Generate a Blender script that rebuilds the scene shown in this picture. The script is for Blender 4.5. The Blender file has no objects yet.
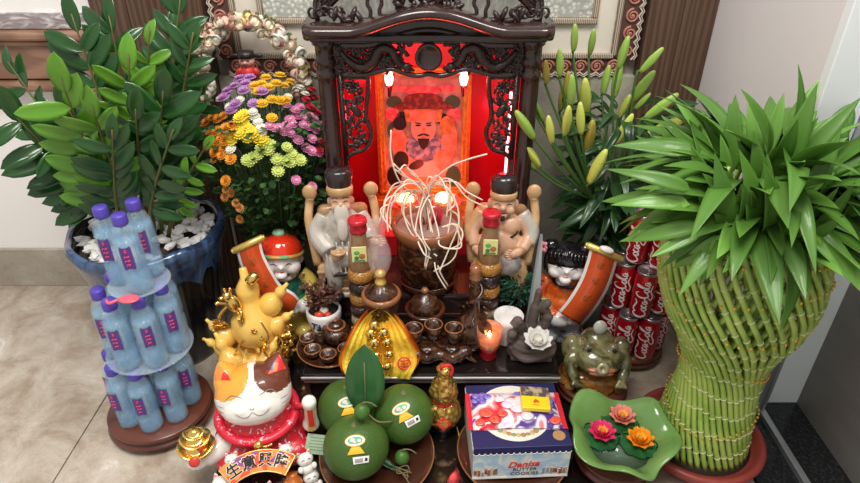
import bpy, bmesh, math, random
from math import sin, cos, pi, radians as R
from mathutils import Vector as V, Matrix as Mx, Euler, noise

random.seed(7)
C = bpy.context.scene.collection
SC = bpy.context.scene

# ---------------------------------------------------------------- camera, world, lights, exposure
PITCH = R(31.5); HCAM = 1.10; FPX = 600.0
cd = bpy.data.cameras.new('camera'); cam = bpy.data.objects.new('camera', cd); C.objects.link(cam)
cam.location = (0, 0, HCAM); cam.rotation_euler = (pi/2 - PITCH, 0, 0)
cd.sensor_width = 36; cd.lens = FPX*36/860; cd.clip_start = .02
SC.camera = cam
SC.view_settings.view_transform = 'Standard'; SC.view_settings.look = 'None'
SC.view_settings.gamma = 1; SC.view_settings.use_curve_mapping = False
SC.view_settings.exposure = 0.50
wd = bpy.data.worlds.new('room_light'); SC.world = wd; wd.use_nodes = True
wd.node_tree.nodes['Background'].inputs[0].default_value = (1, .97, .93, 1)
wd.node_tree.nodes['Background'].inputs[1].default_value = .44

def lamp(name, kind, loc, power, color=(1, 1, 1), size=.1, rot=(0, 0, 0), sy=None):
    l = bpy.data.lights.new(name, kind); l.energy = power; l.color = color
    if kind == 'AREA':
        l.size = size
        if sy: l.shape = 'RECTANGLE'; l.size_y = sy
    else: l.shadow_soft_size = size
    o = bpy.data.objects.new(name, l); C.objects.link(o); o.location = loc; o.rotation_euler = rot
    return o
lamp('ceiling_lamp', 'AREA', (-.3, .1, 2.7), 40, (1, .96, .9), .9)
lamp('ceiling_lamp', 'AREA', (.9, .6, 2.7), 17, (1, .97, .93), .5)
# the red lamps inside the shrine
lamp('shrine_lamp_light', 'POINT', (-.091, 1.30, .70), .22, (1, .05, .05), .012)
lamp('shrine_lamp_light', 'POINT', (.075, 1.30, .70), .22, (1, .05, .05), .012)
lamp('shrine_lamp_light', 'POINT', (-.03, 1.42, .75), .45, (1, .03, .05), .03)
lamp('shrine_lamp_light', 'POINT', (-.19, 1.36, .62), .24, (1, .03, .06), .02)
lamp('shrine_lamp_light', 'POINT', (.17, 1.38, .55), .24, (1, .03, .06), .02)
lamp('shrine_lamp_light', 'POINT', (-.01, 1.40, .40), .5, (1, .08, .06), .02)

# ---------------------------------------------------------------- pixel -> place helpers (layout of the real positions)
SP, CP = sin(PITCH), cos(PITCH)
def at(px, py, z):
    v = (py-241.5)/FPX; s = (HCAM-z)/(SP+v*CP)
    return V(((px-430)/FPX*s, s*(CP-v*SP), z))
def aty(px, py, Y):
    v = (py-241.5)/FPX; s = Y/(CP-v*SP)
    return V(((px-430)/FPX*s, Y, HCAM-s*(SP+v*CP)))

# ---------------------------------------------------------------- materials
MATS = {}
def P(name, c, rough=.5, metal=0, c2=None, sc=20, kind='noise', ramp=(.4, .6), bump=0, bsc=None, emit=0, trans=0,
      ior=1.45, coat=0, stretch=(1, 1, 1), detail=4, dist=0, sss=0, c3=None, spec=None, rough2=None, ecol=None, alpha=1):
    if name in MATS: return MATS[name]
    m = bpy.data.materials.new(name); m.use_nodes = True; MATS[name] = m
    nt = m.node_tree; b = nt.nodes['Principled BSDF']; I = b.inputs
    def col(x): return (x[0], x[1], x[2], 1)
    I['Base Color'].default_value = col(c); I['Roughness'].default_value = rough; I['Metallic'].default_value = metal
    I['IOR'].default_value = ior; I['Transmission Weight'].default_value = trans; I['Coat Weight'].default_value = coat
    I['Alpha'].default_value = alpha
    if coat: I['Coat Roughness'].default_value = .08
    if spec is not None: I['Specular IOR Level'].default_value = spec
    if emit: I['Emission Color'].default_value = col(ecol or c); I['Emission Strength'].default_value = emit
    if sss:
        I['Subsurface Weight'].default_value = sss; I['Subsurface Scale'].default_value = .004
    if c2 is not None or bump:
        tc = nt.nodes.new('ShaderNodeTexCoord'); mp = nt.nodes.new('ShaderNodeMapping')
        mp.inputs['Scale'].default_value = stretch
        nt.links.new(tc.outputs['Object'], mp.inputs['Vector'])
        def tex(scale):
            if kind == 'noise':
                t = nt.nodes.new('ShaderNodeTexNoise'); t.inputs['Scale'].default_value = scale
                t.inputs['Detail'].default_value = detail; t.inputs['Distortion'].default_value = dist; o = t.outputs['Fac']
            elif kind == 'voronoi':
                t = nt.nodes.new('ShaderNodeTexVoronoi'); t.inputs['Scale'].default_value = scale; o = t.outputs['Distance']
            elif kind == 'vcell':
                t = nt.nodes.new('ShaderNodeTexVoronoi'); t.inputs['Scale'].default_value = scale
                sp = nt.nodes.new('ShaderNodeSeparateColor'); nt.links.new(t.outputs['Color'], sp.inputs[0]); o = sp.outputs[0]
            elif kind == 'wave':
                t = nt.nodes.new('ShaderNodeTexWave'); t.inputs['Scale'].default_value = scale
                t.inputs['Distortion'].default_value = dist; t.inputs['Detail'].default_value = detail; o = t.outputs['Fac']
            nt.links.new(mp.outputs[0], t.inputs['Vector']); return o
        o = tex(sc)
        if c2 is not None:
            r = nt.nodes.new('ShaderNodeValToRGB'); e = r.color_ramp.elements
            e[0].position, e[0].color = ramp[0], col(c); e[1].position, e[1].color = ramp[1], col(c2)
            if c3 is not None:
                x = e.new(ramp[2]); x.color = col(c3)
            if kind == 'vcell': r.color_ramp.interpolation = 'CONSTANT'
            nt.links.new(o, r.inputs[0]); nt.links.new(r.outputs[0], I['Base Color'])
            if rough2 is not None:
                mr = nt.nodes.new('ShaderNodeMapRange'); mr.inputs[3].default_value = rough; mr.inputs[4].default_value = rough2
                nt.links.new(o, mr.inputs[0]); nt.links.new(mr.outputs[0], I['Roughness'])
        if bump:
            bo = o if bsc is None else tex(bsc)
            bn = nt.nodes.new('ShaderNodeBump'); bn.inputs['Strength'].default_value = bump; bn.inputs['Distance'].default_value = .004
            nt.links.new(bo, bn.inputs['Height']); nt.links.new(bn.outputs[0], I['Normal'])
    return m

# ---------------------------------------------------------------- mesh builder
class B:
    def __init__(s): s.v = []; s.f = []; s.m = []; s.sm = []; s.M = Mx.Identity(4); s.mi = 0
    def add(s, vs, fs, smooth=True, mi=None, M=None):
        k = len(s.v); T = s.M @ M if M is not None else s.M
        s.v += [T @ V(p) for p in vs]
        s.f += [tuple(i+k for i in f) for f in fs]
        s.m += [s.mi if mi is None else mi]*len(fs); s.sm += [smooth]*len(fs); return s
    def box(s, c, d, rot=(0, 0, 0), mi=None, taper=1):
        vs = [((x*d[0]/2)*(taper if z > 0 else 1), (y*d[1]/2)*(taper if z > 0 else 1), z*d[2]/2) for z in (-1, 1) for y in (-1, 1) for x in (-1, 1)]
        return s.add(vs, [(0, 2, 3, 1), (4, 5, 7, 6), (0, 1, 5, 4), (2, 6, 7, 3), (0, 4, 6, 2), (1, 3, 7, 5)], False, mi, Mx.LocRotScale(V(c), Euler(rot), None))
    def rbox(s, c, d, b=.004, rot=(0, 0, 0), mi=None, seg=2):
        bm = bmesh.new(); bmesh.ops.create_cube(bm, size=1)
        bmesh.ops.scale(bm, vec=d, verts=bm.verts)
        bmesh.ops.bevel(bm, geom=bm.edges[:], offset=min(b, min(d)*.45), segments=seg, profile=.5, affect='EDGES')
        vs = [v.co.copy() for v in bm.verts]; bm.verts.index_update()
        fs = [tuple(v.index for v in f.verts) for f in bm.faces]; bm.free()
        return s.add(vs, fs, True if seg > 2 else False, mi, Mx.LocRotScale(V(c), Euler(rot), None))
    def lathe(s, prof, n=24, c=(0, 0, 0), rot=(0, 0, 0), mi=None, smooth=True, fn=None, cap=True, M=None):
        vs = []; fs = []
        for i, (r, z) in enumerate(prof):
            for k in range(n):
                a = 2*pi*k/n; q = fn(a, i, r, z) if fn else (r, z)
                vs.append((q[0]*cos(a), q[0]*sin(a), q[1]))
        for i in range(len(prof)-1):
            for k in range(n):
                fs.append((i*n+k, i*n+(k+1) % n, (i+1)*n+(k+1) % n, (i+1)*n+k))
        if cap:
            if prof[0][0] > 1e-5: fs.append(tuple(reversed(range(n))))
            if prof[-1][0] > 1e-5: fs.append(tuple((len(prof)-1)*n+k for k in range(n)))
        return s.add(vs, fs, smooth, mi, M if M is not None else Mx.LocRotScale(V(c), Euler(rot), None))
    def ell(s, c, r, rot=(0, 0, 0), n=16, m=10, mi=None):
        if not hasattr(r, '__len__'): r = (r, r, r)
        p = [(max(sin(pi*i/m), 1e-6), -cos(pi*i/m)) for i in range(m+1)]
        Mm = Mx.LocRotScale(V(c), Euler(rot), V(r))
        vs = [(0, 0, -1)]; fs = []
        for i in range(1, m):
            for k in range(n):
                a = 2*pi*k/n; vs.append((p[i][0]*cos(a), p[i][0]*sin(a), p[i][1]))
        vs.append((0, 0, 1)); L = len(vs)-1
        for k in range(n):
            fs.append((0, 1+(k+1) % n, 1+k)); fs.append((L, L-n+k, L-n+(k+1) % n))
        for i in range(m-2):
            for k in range(n):
                fs.append((1+i*n+k, 1+i*n+(k+1) % n, 1+(i+1)*n+(k+1) % n, 1+(i+1)*n+k))
        return s.add(vs, fs, True, mi, Mm)
    def tube(s, pts, rad, n=8, mi=None, flat=1, closed=False, up=V((0, 0, 1))):
        pts = [V(p) for p in pts]; N = len(pts)
        if not hasattr(rad, '__len__'): rad = [rad]*N
        vs = []; fs = []; pn = None
        for i, p in enumerate(pts):
            if closed: t = pts[(i+1) % N]-pts[i-1]
            else: t = pts[min(i+1, N-1)]-pts[max(i-1, 0)]
            t.normalize()
            if pn is None:
                u = up if abs(t.dot(up)) < .95 else V((1, 0, 0)); a = t.cross(u).normalized()
            else:
                a = (pn - t*pn.dot(t))
                a = a.normalized() if a.length > 1e-6 else t.orthogonal().normalized()
            pn = a; b = t.cross(a)
            for k in range(n):
                g = 2*pi*k/n; vs.append(p + a*cos(g)*rad[i] + b*sin(g)*rad[i]*flat)
        for i in range(N-1 if not closed else N):
            j = (i+1) % N
            for k in range(n): fs.append((i*n+k, i*n+(k+1) % n, j*n+(k+1) % n, j*n+k))
        if not closed:
            fs.append(tuple(reversed(range(n)))); fs.append(tuple((N-1)*n+k for k in range(n)))
        return s.add(vs, fs, True, mi)
    def prism(s, o, th, M=None, mi=None, z0=0, smooth=False):
        # polygon outline o in local XY, thickness th along Z
        n = len(o); vs = [(x, y, z0) for x, y in o]+[(x, y, z0+th) for x, y in o]
        fs = [tuple(reversed(range(n))), tuple(range(n, 2*n))]+[(i, (i+1) % n, n+(i+1) % n, n+i) for i in range(n)]
        return s.add(vs, fs, smooth, mi, M)
    def grid(s, fn, nu, nv, mi=None, smooth=True, M=None):
        vs = [fn(i/nu, j/nv) for j in range(nv+1) for i in range(nu+1)]
        fs = [(j*(nu+1)+i, j*(nu+1)+i+1, (j+1)*(nu+1)+i+1, (j+1)*(nu+1)+i) for j in range(nv) for i in range(nu)]
        return s.add(vs, fs, smooth, mi, M)
    def ribbon(s, pts, w, nrm, th=.0006, mi=None, ws=None):
        # flat stroke with thickness; pts 3D, nrm = function(point)->normal or vector
        pts = [V(p) for p in pts]; N = len(pts); vs = []; fs = []
        for i, p in enumerate(pts):
            t = (pts[min(i+1, N-1)]-pts[max(i-1, 0)]).normalized(); q = nrm(p) if callable(nrm) else V(nrm)
            a = t.cross(q).normalized()*((ws[i] if ws else w)/2)
            vs += [p-a-q*th*.3, p+a-q*th*.3, p+a+q*th, p-a+q*th]
        for i in range(N-1):
            k = i*4; j = k+4
            for e in range(4): fs.append((k+e, k+(e+1) % 4, j+(e+1) % 4, j+e))
        fs += [(3, 2, 1, 0), (N*4-4, N*4-3, N*4-2, N*4-1)]
        return s.add(vs, fs, False, mi)
    def text(s, body, size, M, ext=.0004, mi=None, bend=None, sx=1, shear=0, bold=0):
        vs, fs = textmesh(body, ext/size, shear, bold)
        out = []
        for p in vs:
            x, y, z = p[0]*size*sx, p[1]*size, p[2]*size
            if bend: a = x/bend; x, z = (bend+z)*sin(a), (bend+z)*cos(a)-bend
            out.append((x, y, z))
        return s.add(out, fs, False, mi, M)
    def mesh(s, name, mats):
        me = bpy.data.meshes.new(name); me.from_pydata([tuple(v) for v in s.v], [], s.f)
        for m in (mats if isinstance(mats, (list, tuple)) else [mats]): me.materials.append(m)
        me.polygons.foreach_set('material_index', s.m); me.polygons.foreach_set('use_smooth', s.sm)
        me.validate(); me.update(); return me
_T = {}
def textmesh(body, ext, shear=0, bold=0):
    k = (body, round(ext, 4), shear, bold)
    if k not in _T:
        c = bpy.data.curves.new('lettering', 'FONT'); c.body = body; c.extrude = ext; c.align_x = 'CENTER'; c.align_y = 'CENTER'
        c.resolution_u = 2; c.shear = shear; c.offset = bold
        o = bpy.data.objects.new('lettering', c); C.objects.link(o); bpy.context.view_layer.update()
        me = bpy.data.meshes.new_from_object(o.evaluated_get(bpy.context.evaluated_depsgraph_get()))
        _T[k] = ([tuple(v.co) for v in me.vertices], [tuple(p.vertices) for p in me.polygons])
        bpy.data.objects.remove(o); bpy.data.curves.remove(c); bpy.data.meshes.remove(me)
    return _T[k]

def fuse(b, voxel=.003, smooth=4, mats=None, fn=None, base=False):
    """joins the overlapping shapes of a builder into one continuous skin"""
    me = b.mesh('tmp', mats); o = bpy.data.objects.new('tmp', me); C.objects.link(o)
    r = o.modifiers.new('r', 'REMESH'); r.mode = 'VOXEL'; r.voxel_size = voxel; r.use_smooth_shade = True
    if smooth: q = o.modifiers.new('s', 'SMOOTH'); q.iterations = smooth; q.factor = .5
    bpy.context.view_layer.update()
    m2 = bpy.data.meshes.new_from_object(o.evaluated_get(bpy.context.evaluated_depsgraph_get()))
    bpy.data.objects.remove(o); bpy.data.meshes.remove(me)
    if base: fn = lambda c: V((c.x, c.y, max(c.z, .0004)))
    if fn:
        for v in m2.vertices: v.co = fn(v.co)
    return m2

def link(name, me, parent=None, M=None):
    o = bpy.data.objects.new(name, me); C.objects.link(o)
    if parent: o.parent = parent
    if M is not None: o.matrix_local = M
    return o
def part(name, b, mats, parent=None, label=None, M=None):
    me = b if isinstance(b, bpy.types.Mesh) else b.mesh(name, mats)
    if isinstance(b, bpy.types.Mesh):
        me.materials.clear()
        for m in (mats if isinstance(mats, (list, tuple)) else [mats]): me.materials.append(m)
        me.name = name
    o = link(name, me, parent, M)
    if label: o['label'] = label
    return o
def tag(o, label, cat, group=None, kind=None):
    if label: o['label'] = label
    if cat: o['category'] = cat
    if group: o['group'] = group
    if kind: o['kind'] = kind
    return o
def thing(name, label, cat, loc=(0, 0, 0), rz=0, group=None, rot=None):
    o = bpy.data.objects.new(name, None); C.objects.link(o); o.empty_display_size = .02
    o.location = loc; o.rotation_euler = rot if rot else (0, 0, rz)
    return tag(o, label, cat, group)
def struct(name, b, mats, parent=None):
    o = part(name, b, mats, parent)
    if not parent: o['kind'] = 'structure'
    return o
def dup(root, loc, rz=0, label=None, group=None, rot=None, scale=None):
    r = root.copy(); C.objects.link(r); r.location = loc; r.rotation_euler = rot if rot else (0, 0, rz)
    if scale: r.scale = (scale,)*3
    if label: r['label'] = label
    if group: r['group'] = group
    for ch in list(root.children):
        c = ch.copy(); C.objects.link(c); c.parent = r
        for g in list(ch.children):
            d = g.copy(); C.objects.link(d); d.parent = c
    return r
def frame(p, d, n=V((0, 0, 1)), roll=0, sc=1):
    """matrix with local +Y along d and local Z near n"""
    y = V(d).normalized(); x = y.cross(V(n))
    x = x.normalized() if x.length > 1e-4 else y.orthogonal().normalized()
    z = x.cross(y)
    m = Mx((x, y, z)).transposed().to_4x4() @ Mx.Rotation(roll, 4, 'Y')
    return Mx.Translation(V(p)) @ m @ Mx.Scale(sc, 4)
def bez(pts, n=12):
    """Catmull-Rom through the points"""
    pts = [V(p) for p in pts]; q = [pts[0]*2-pts[1]]+pts+[pts[-1]*2-pts[-2]]; out = []
    for i in range(1, len(q)-2):
        a, b_, c, d = q[i-1:i+3]
        for k in range(n):
            t = k/n; out.append(.5*((2*b_)+(c-a)*t+(2*a-5*b_+4*c-d)*t*t+(3*b_-a-3*c+d)*t**3))
    out.append(pts[-1]); return out
def leafmesh(name, L, W, droop=.15, fold=.15, n=7, pw=(.75, 1.1), mats=None, th=.0006, wav=0):
    """pointed leaf along +Y, normal +Z, with a midrib fold and real thickness"""
    b = B(); cols = (-1, -.5, 0, .5, 1); vs = []; 
    for side in (1, -1):
        for i in range(n+1):
            t = i/n; w = W*(math.pow(max(t, 0), pw[0])*math.pow(max(1-t, 0), pw[1]))*1.95+.0008*(1-t)
            for c in cols:
                vs.append((c*w/2, L*t*(1-.12*droop*t), -droop*L*t*t + abs(c)**1.5*w*fold + side*th/2 + wav*sin(t*9)*abs(c)))
    K = 5; o = (n+1)*K; fs = []
    for i in range(n):
        for c in range(4):
            a = i*K+c; fs.append((a, a+1, a+K+1, a+K)); fs.append((o+a, o+a+K, o+a+K+1, o+a+1))
        a = i*K; fs.append((a, a+K, o+a+K, o+a)); a = i*K+4; fs.append((a, o+a, o+a+K, a+K))
    b.add(vs, fs); return b.mesh(name, mats)
Q = lambda x, y, z=0: Euler((R(x), R(y), R(z)))
# ================================================================ THE SETTING
YW = 1.542; XS = .69
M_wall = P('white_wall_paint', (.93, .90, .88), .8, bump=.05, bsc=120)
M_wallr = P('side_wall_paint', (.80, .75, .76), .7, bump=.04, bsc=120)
M_jamb = P('jamb_paint', (.88, .91, .94), .5)
M_marble = P('floor_marble', (.50, .45, .37), .22, c2=(.70, .64, .56), sc=4.5, ramp=(.33, .66), detail=9, dist=.9, c3=(.60, .52, .41))if False else None
def marble(name, base, vein, light, sc, rough):
    m = bpy.data.materials.new(name); m.use_nodes = True; nt = m.node_tree; b = nt.nodes['Principled BSDF']
    tc = nt.nodes.new('ShaderNodeTexCoord')
    n1 = nt.nodes.new('ShaderNodeTexNoise'); n1.inputs['Scale'].default_value = sc; n1.inputs['Detail'].default_value = 10; n1.inputs['Distortion'].default_value = .5; n1.inputs['Roughness'].default_value = .62
    n2 = nt.nodes.new('ShaderNodeTexNoise'); n2.inputs['Scale'].default_value = sc*2.2; n2.inputs['Detail'].default_value = 8; n2.inputs['Distortion'].default_value = 2.2
    r1 = nt.nodes.new('ShaderNodeValToRGB'); e = r1.color_ramp.elements
    e[0].position = .34; e[0].color = (*vein, 1); e[1].position = .62; e[1].color = (*base, 1); x = e.new(.74); x.color = (*light, 1)
    r2 = nt.nodes.new('ShaderNodeValToRGB'); e = r2.color_ramp.elements
    e[0].position = .46; e[0].color = (1, 1, 1, 1); e[1].position = .5; e[1].color = (.78, .70, .60, 1); x = e.new(.54); x.color = (1, 1, 1, 1)
    mx = nt.nodes.new('ShaderNodeMix'); mx.data_type = 'RGBA'; mx.blend_type = 'MULTIPLY'; mx.inputs[0].default_value = .4
    for n in (n1, n2): nt.links.new(tc.outputs['Object'], n.inputs['Vector'])
    nt.links.new(n1.outputs[0], r1.inputs[0]); nt.links.new(n2.outputs[0], r2.inputs[0])
    nt.links.new(r1.outputs[0], mx.inputs[6]); nt.links.new(r2.outputs[0], mx.inputs[7]); nt.links.new(mx.outputs[2], b.inputs['Base Color'])
    b.inputs['Roughness'].default_value = rough; return m
M_marble = marble('floor_marble', (.58, .52, .44), (.34, .26, .19), (.86, .84, .80), 9, .16)
M_skirt = marble('skirting_marble', (.42, .38, .32), (.34, .30, .25), (.52, .49, .44), 5, .25)
M_panelm = marble('wall_marble', (.44, .42, .35), (.33, .30, .25), (.60, .57, .50), 7, .2)
M_grout = P('grout', (.33, .29, .24), .9)
def wood(name, c, c2, c3, rough=.35):
    return P(name, c, rough, c2=c2, c3=c3, ramp=(.2, .75, .5), sc=9, kind='wave', dist=11, detail=5, stretch=(2.2, 2.2, .22), bump=.12)
M_wood = wood('wall_wood', (.085, .046, .030), (.135, .076, .050), (.108, .060, .038))
M_woodh = P('rail_wood', (.24, .125, .08), .35, c2=(.34, .19, .125), ramp=(.2, .8), sc=7, kind='wave', dist=8, detail=3, stretch=(.3, 2.2, 3), bump=.1)

fl = struct('floor', B().box((0, .9, -.03), (4.4, 3.4, .04)), M_grout)
xs = [-2.22, -1.6, -.8, 0, .8-.11]; ys = [-.8, 0, .80, 1.6]
for i in range(4):
    for j in range(3):
        x0, x1, y0, y1 = xs[i], xs[i+1], ys[j], ys[j+1]
        part('tile', B().rbox(((x0+x1)/2, (y0+y1)/2, -.006), (x1-x0-.003, y1-y0-.003, .012), .0012), M_marble, fl)
struct('wall_left', B().box((-1.5, YW+.05, 1.1), (1.37, .1, 2.6)), M_wall)
struct('baseboard_left', B().rbox((-1.52, YW-.006, .067), (1.41, .014, .134), .002), M_skirt)
# moulded wooden rail on the left wall
r = B(); r.rbox((-1.52, YW-.012, .704), (1.41, .024, .10), .003); r.rbox((-1.52, YW-.022, .762), (1.41, .045, .02), .006); r.rbox((-1.52, YW-.02, .637), (1.41, .04, .026), .008); r.rbox((-1.52, YW-.018, .745), (1.41, .034, .012), .004)
struct('trim_1', r, M_woodh)
struct('trim_2', B().rbox((-1.52, YW-.004, .793), (1.41, .012, .038), .002),
       P('silver_foil_band', (.40, .35, .36), .35, .55, c2=(.85, .80, .80), sc=28, ramp=(.45, .62), bump=.6, stretch=(.5, 1, 2), dist=2))
# the two wooden pilasters, built of vertical boards
for nm, x0, x1 in (('trim_3', -.815, -.545), ('trim_4', .527, XS)):
    r = B(); r.box(((x0+x1)/2, YW+.03, 1.1), (x1-x0, .06, 2.6)); pl = struct(nm, r, M_wood)
    k = 3 if x1 < 0 else 2; w = (x1-x0)/k
    for i in range(k): part('board', B().rbox((x0+w*(i+.5), YW-.012, 1.1), (w-.001, .03, 2.6), .0015), M_wood, pl)
# marble and tile wall between the pilasters
wb = struct('wall_back', B().box((-.01, YW+.06, 1.1), (1.08, .09, 2.6)), M_grout)
for x0, x1 in ((-.545, -.19), (-.19, .17), (.17, .527)):
    part('slab', B().rbox(((x0+x1)/2, YW+.004, .33), (x1-x0-.0015, .022, .655), .001), M_panelm, wb)
M_cream = P('cream_tile', (.80, .74, .64), .35)
part('panel', B().rbox((-.009, YW+.006, 1.3), (.96, .018, 1.19), .002), M_cream, wb)
M_lace = P('lattice_tile', (.72, .72, .66), .4, c2=(.42, .44, .40), sc=95, kind='voronoi', ramp=(.25, .55), bump=.4)
part('panel', B().rbox((-.005, YW-.002, 1.3), (.80, .012, 1.0), .002), M_lace, wb)
M_rope = P('rope_border', (.62, .52, .40), .5, c2=(.20, .15, .11), sc=70, kind='wave', dist=1, ramp=(.35, .6), stretch=(1, 1, 1), bump=.3)
def ropeb(cx, cz, w, h):
    b = B(); b.rbox((cx, YW-.008, cz), (w, .014, h), .003); part('border_strip', b, M_rope, wb)
ropeb(-.005, .793, .83, .014); ropeb(-.412, 1.3, .014, 1.0); ropeb(.402, 1.3, .014, 1.0)
ropeb(-.009, .709, .94, .013); ropeb(.461, 1.3, .013, 1.18); ropeb(-.479, 1.3, .013, 1.18)
M_bdark = P('border_ground', (.10, .055, .045), .4)
M_bred = P('border_scroll', (.50, .20, .15), .35); M_bwht = P('border_wave', (.72, .62, .52), .4)
bb = B(); bb.box((-.009, YW-.001, .679), (1.0, .012, .048)); bb.box((.493, YW-.001, 1.28), (.052, .012, 1.16)); bb.box((-.511, YW-.001, 1.28), (.052, .012, 1.16)); part('border_ground', bb, M_bdark, wb)
def scrollmesh():
    b = B(); pts = []
    for k in range(26):
        a = k*.48; r_ = .0165*(1-k/30); pts.append((r_*cos(a), 0, r_*sin(a)))
    b.tube(pts, [.0034*(1-.02*k) for k in range(26)], 6, mi=0)
    b.ell((0, 0, 0), (.0045, .003, .0045), n=8, m=5, mi=0)
    b.ribbon([(-.022, -.002, -.012), (-.011, -.002, -.021), (0, -.002, -.014), (.011, -.002, -.021), (.022, -.002, -.012)], .0035, (0, -1, 0), .002, 1)
    b.ribbon([(-.022, -.002, -.019), (-.011, -.002, -.026), (0, -.002, -.02), (.011, -.002, -.026), (.022, -.002, -.019)], .002, (0, -1, 0), .002, 1)
    return b.mesh('scroll', [M_bred, M_bwht])
sm = scrollmesh()
for k in range(24): link('border_scroll', sm, wb, Mx.Translation((-.49+k*.0415, YW-.009, .683)))
for k in range(13):
    link('border_scroll', sm, wb, Mx.Translation((.494, YW-.009, .722+k*.0415)) @ Mx.Rotation(-pi/2, 4, 'Y'))
    link('border_scroll', sm, wb, Mx.Translation((-.512, YW-.009, .722+k*.0415)) @ Mx.Rotation(pi/2, 4, 'Y'))
# right: return wall, jamb, glazed doorway, granite threshold
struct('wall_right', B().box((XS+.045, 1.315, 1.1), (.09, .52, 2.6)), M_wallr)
struct('trim_5', B().rbox((XS+.0405, 1.045, 1.1), (.081, .022, 2.6), .002), M_jamb)
M_alu = P('aluminium', (.52, .56, .58), .32, .8)
dr = B(); dr.rbox((.779, 1.03, 1.1), (.014, .05, 2.6), .002); dr.rbox((.785, 1.012, 1.1), (.006, .03, 2.6), .001)
struct('door_1', dr, M_alu)
d1 = bpy.data.objects['door_1']
part('door_panel', B().box((.84, 1.045, 1.1), (.11, .012, 2.6)), P('frosted_glass_panel', (.80, .87, .88), .35), d1)
part('floor_rail', B().rbox((.787, .55, .008), (.012, .96, .018), .001).rbox((.797, .55, .004), (.008, .96, .010), .001), M_alu, d1)
M_gran = P('black_granite', (.012, .013, .014), .16, c2=(.03, .032, .035), sc=160, ramp=(.5, .7))
th = struct('floor_threshold', B().box((.85, .45, -.012), (.31, 1.2, .012)), M_grout); th['kind'] = 'structure'
th.name = 'trim_6'
part('slab', B().rbox((.737, .45, -.003), (.088, 1.18, .012), .001), M_gran, th)
part('slab', B().rbox((.85, .45, -.001), (.105, 1.18, .012), .001), M_gran, th)
struct('door_2', B().rbox((.915, .52, 1.0), (.05, 1.04, 2.0), .003), P('grey_door_laminate', (.17, .158, .145), .38, c2=(.20, .187, .172), sc=9, stretch=(4, .4, 3), ramp=(.3, .7)))

# ---------------------------------------------------------------- low table and altar cabinet
TZ = .15; LZ = .04; PZ = .22
M_blk = P('black_lacquer', (.010, .007, .006), .12, coat=.4)
M_blk2 = P('dark_wood_lacquer', (.020, .010, .009), .25, coat=.3)
t = thing('low_platform', 'glossy black low board lying on the floor under the fruit, cat and cookie box', 'platform', (0, .94, 0))
part('top_board', B().rbox((0, 0, .031), (.89, .56, .018), .004), M_blk, t)
b = B(); b.rbox((0, -.0, .011), (.85, .52, .021), .002); part('base', b, M_blk2, t)
t = thing('altar_cabinet', 'black lacquered altar cabinet with a silver edge strip carrying the tea set and shrine', 'cabinet', (0, 1.22, LZ))
part('top_board', B().rbox((.002, .042, .1015), (.575, .556, .015), .003), M_blk, t)
part('body', B().rbox((.002, .046, .047), (.555, .536, .094), .002), M_blk2, t)
part('edge_strip', B().rbox((.002, -.2385, .1), (.58, .006, .0085), .002).rbox((.002, -.2365, .088), (.57, .004, .004), .001), P('silver_strip', (.55, .52, .50), .3, .8), t)
for s_ in (-1, 1):
    d = part('drawer', B().rbox((.002+s_*.137, -.224, .045), (.262, .008, .07), .002), M_blk2, t)
    part('knob', B().ell((.002+s_*.137, -.232, .05), (.006, .006, .006), n=10, m=6), M_blk, d)
# ================================================================ THE SHRINE
TZ = .1495
M_sh = P('rosewood_lacquer', (.022, .009, .009), .22, c2=(.05, .022, .018), sc=30, stretch=(1, 1, .2), ramp=(.3, .8), coat=.5)
M_carv = P('carved_rosewood', (.018, .007, .007), .26, c2=(.035, .014, .012), sc=120, bump=.5, bsc=260, coat=.3)
M_red = P('red_lacquer', (.50, .008, .02), .3, coat=.3)
SX, SY = -.003, 1.28
sh = thing('altar_shrine', 'tall dark rosewood house altar with carved roof and glowing red interior', 'shrine', (SX, SY, TZ))
def Z(z): return z-TZ
# plinth and floor
b = B(); b.rbox((0, .081, .035), (.53, .346, .07), .004); b.rbox((0, .081, .062), (.542, .352, .012), .005); b.rbox((0, .081, .006), (.542, .352, .012), .004)
part('plinth', b, M_sh, sh)
b = B(); b.rbox((0, .236, .37), (.47, .012, .60), .002); part('back_panel', b, M_red, sh)
for s_ in (-1, 1):
    part('side_panel', B().rbox((s_*.218, .13, .37), (.008, .21, .60), .002), M_red, sh)
    part('outer_panel', B().rbox((s_*.231, .13, .37), (.016, .25, .60), .002), M_sh, sh)
# round corner posts with turned rings
for s_ in (-1, 1):
    pr = [(.0, .07), (.026, .07), (.026, .085), (.02, .09), (.023, .098), (.018, .105), (.0185, .55), (.0185, .575), (.023, .58), (.023, .588), (.018, .592), (.018, .602), (.024, .607), (.024, .616), (.019, .62), (.019, .64), (.027, .648), (.027, .66), (0, .66)]
    part('post', B().lathe(pr, 20, (s_*.218, .008, 0)), M_sh, sh)
    b = B(); b.rbox((s_*.193, .02, .36), (.012, .02, .56), .002); part('jamb', b, M_sh, sh)
# openwork frieze
def fz_top(x): return .652+.030*max(0, cos(min(abs(x)/.13, 1)*pi/2))**1.5
def spiral(b, c, r, turns, rad, a0=0, s_=1, y=0, n=18):
    pts = []
    for k in range(n):
        t = k/(n-1); a = a0+s_*turns*2*pi*t; q = r*(1-.85*t); pts.append((c[0]+q*cos(a), y, c[1]+q*sin(a)))
    b.tube(pts, [rad*(1-.5*k/n) for k in range(n)], 6)
b = B()
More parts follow.
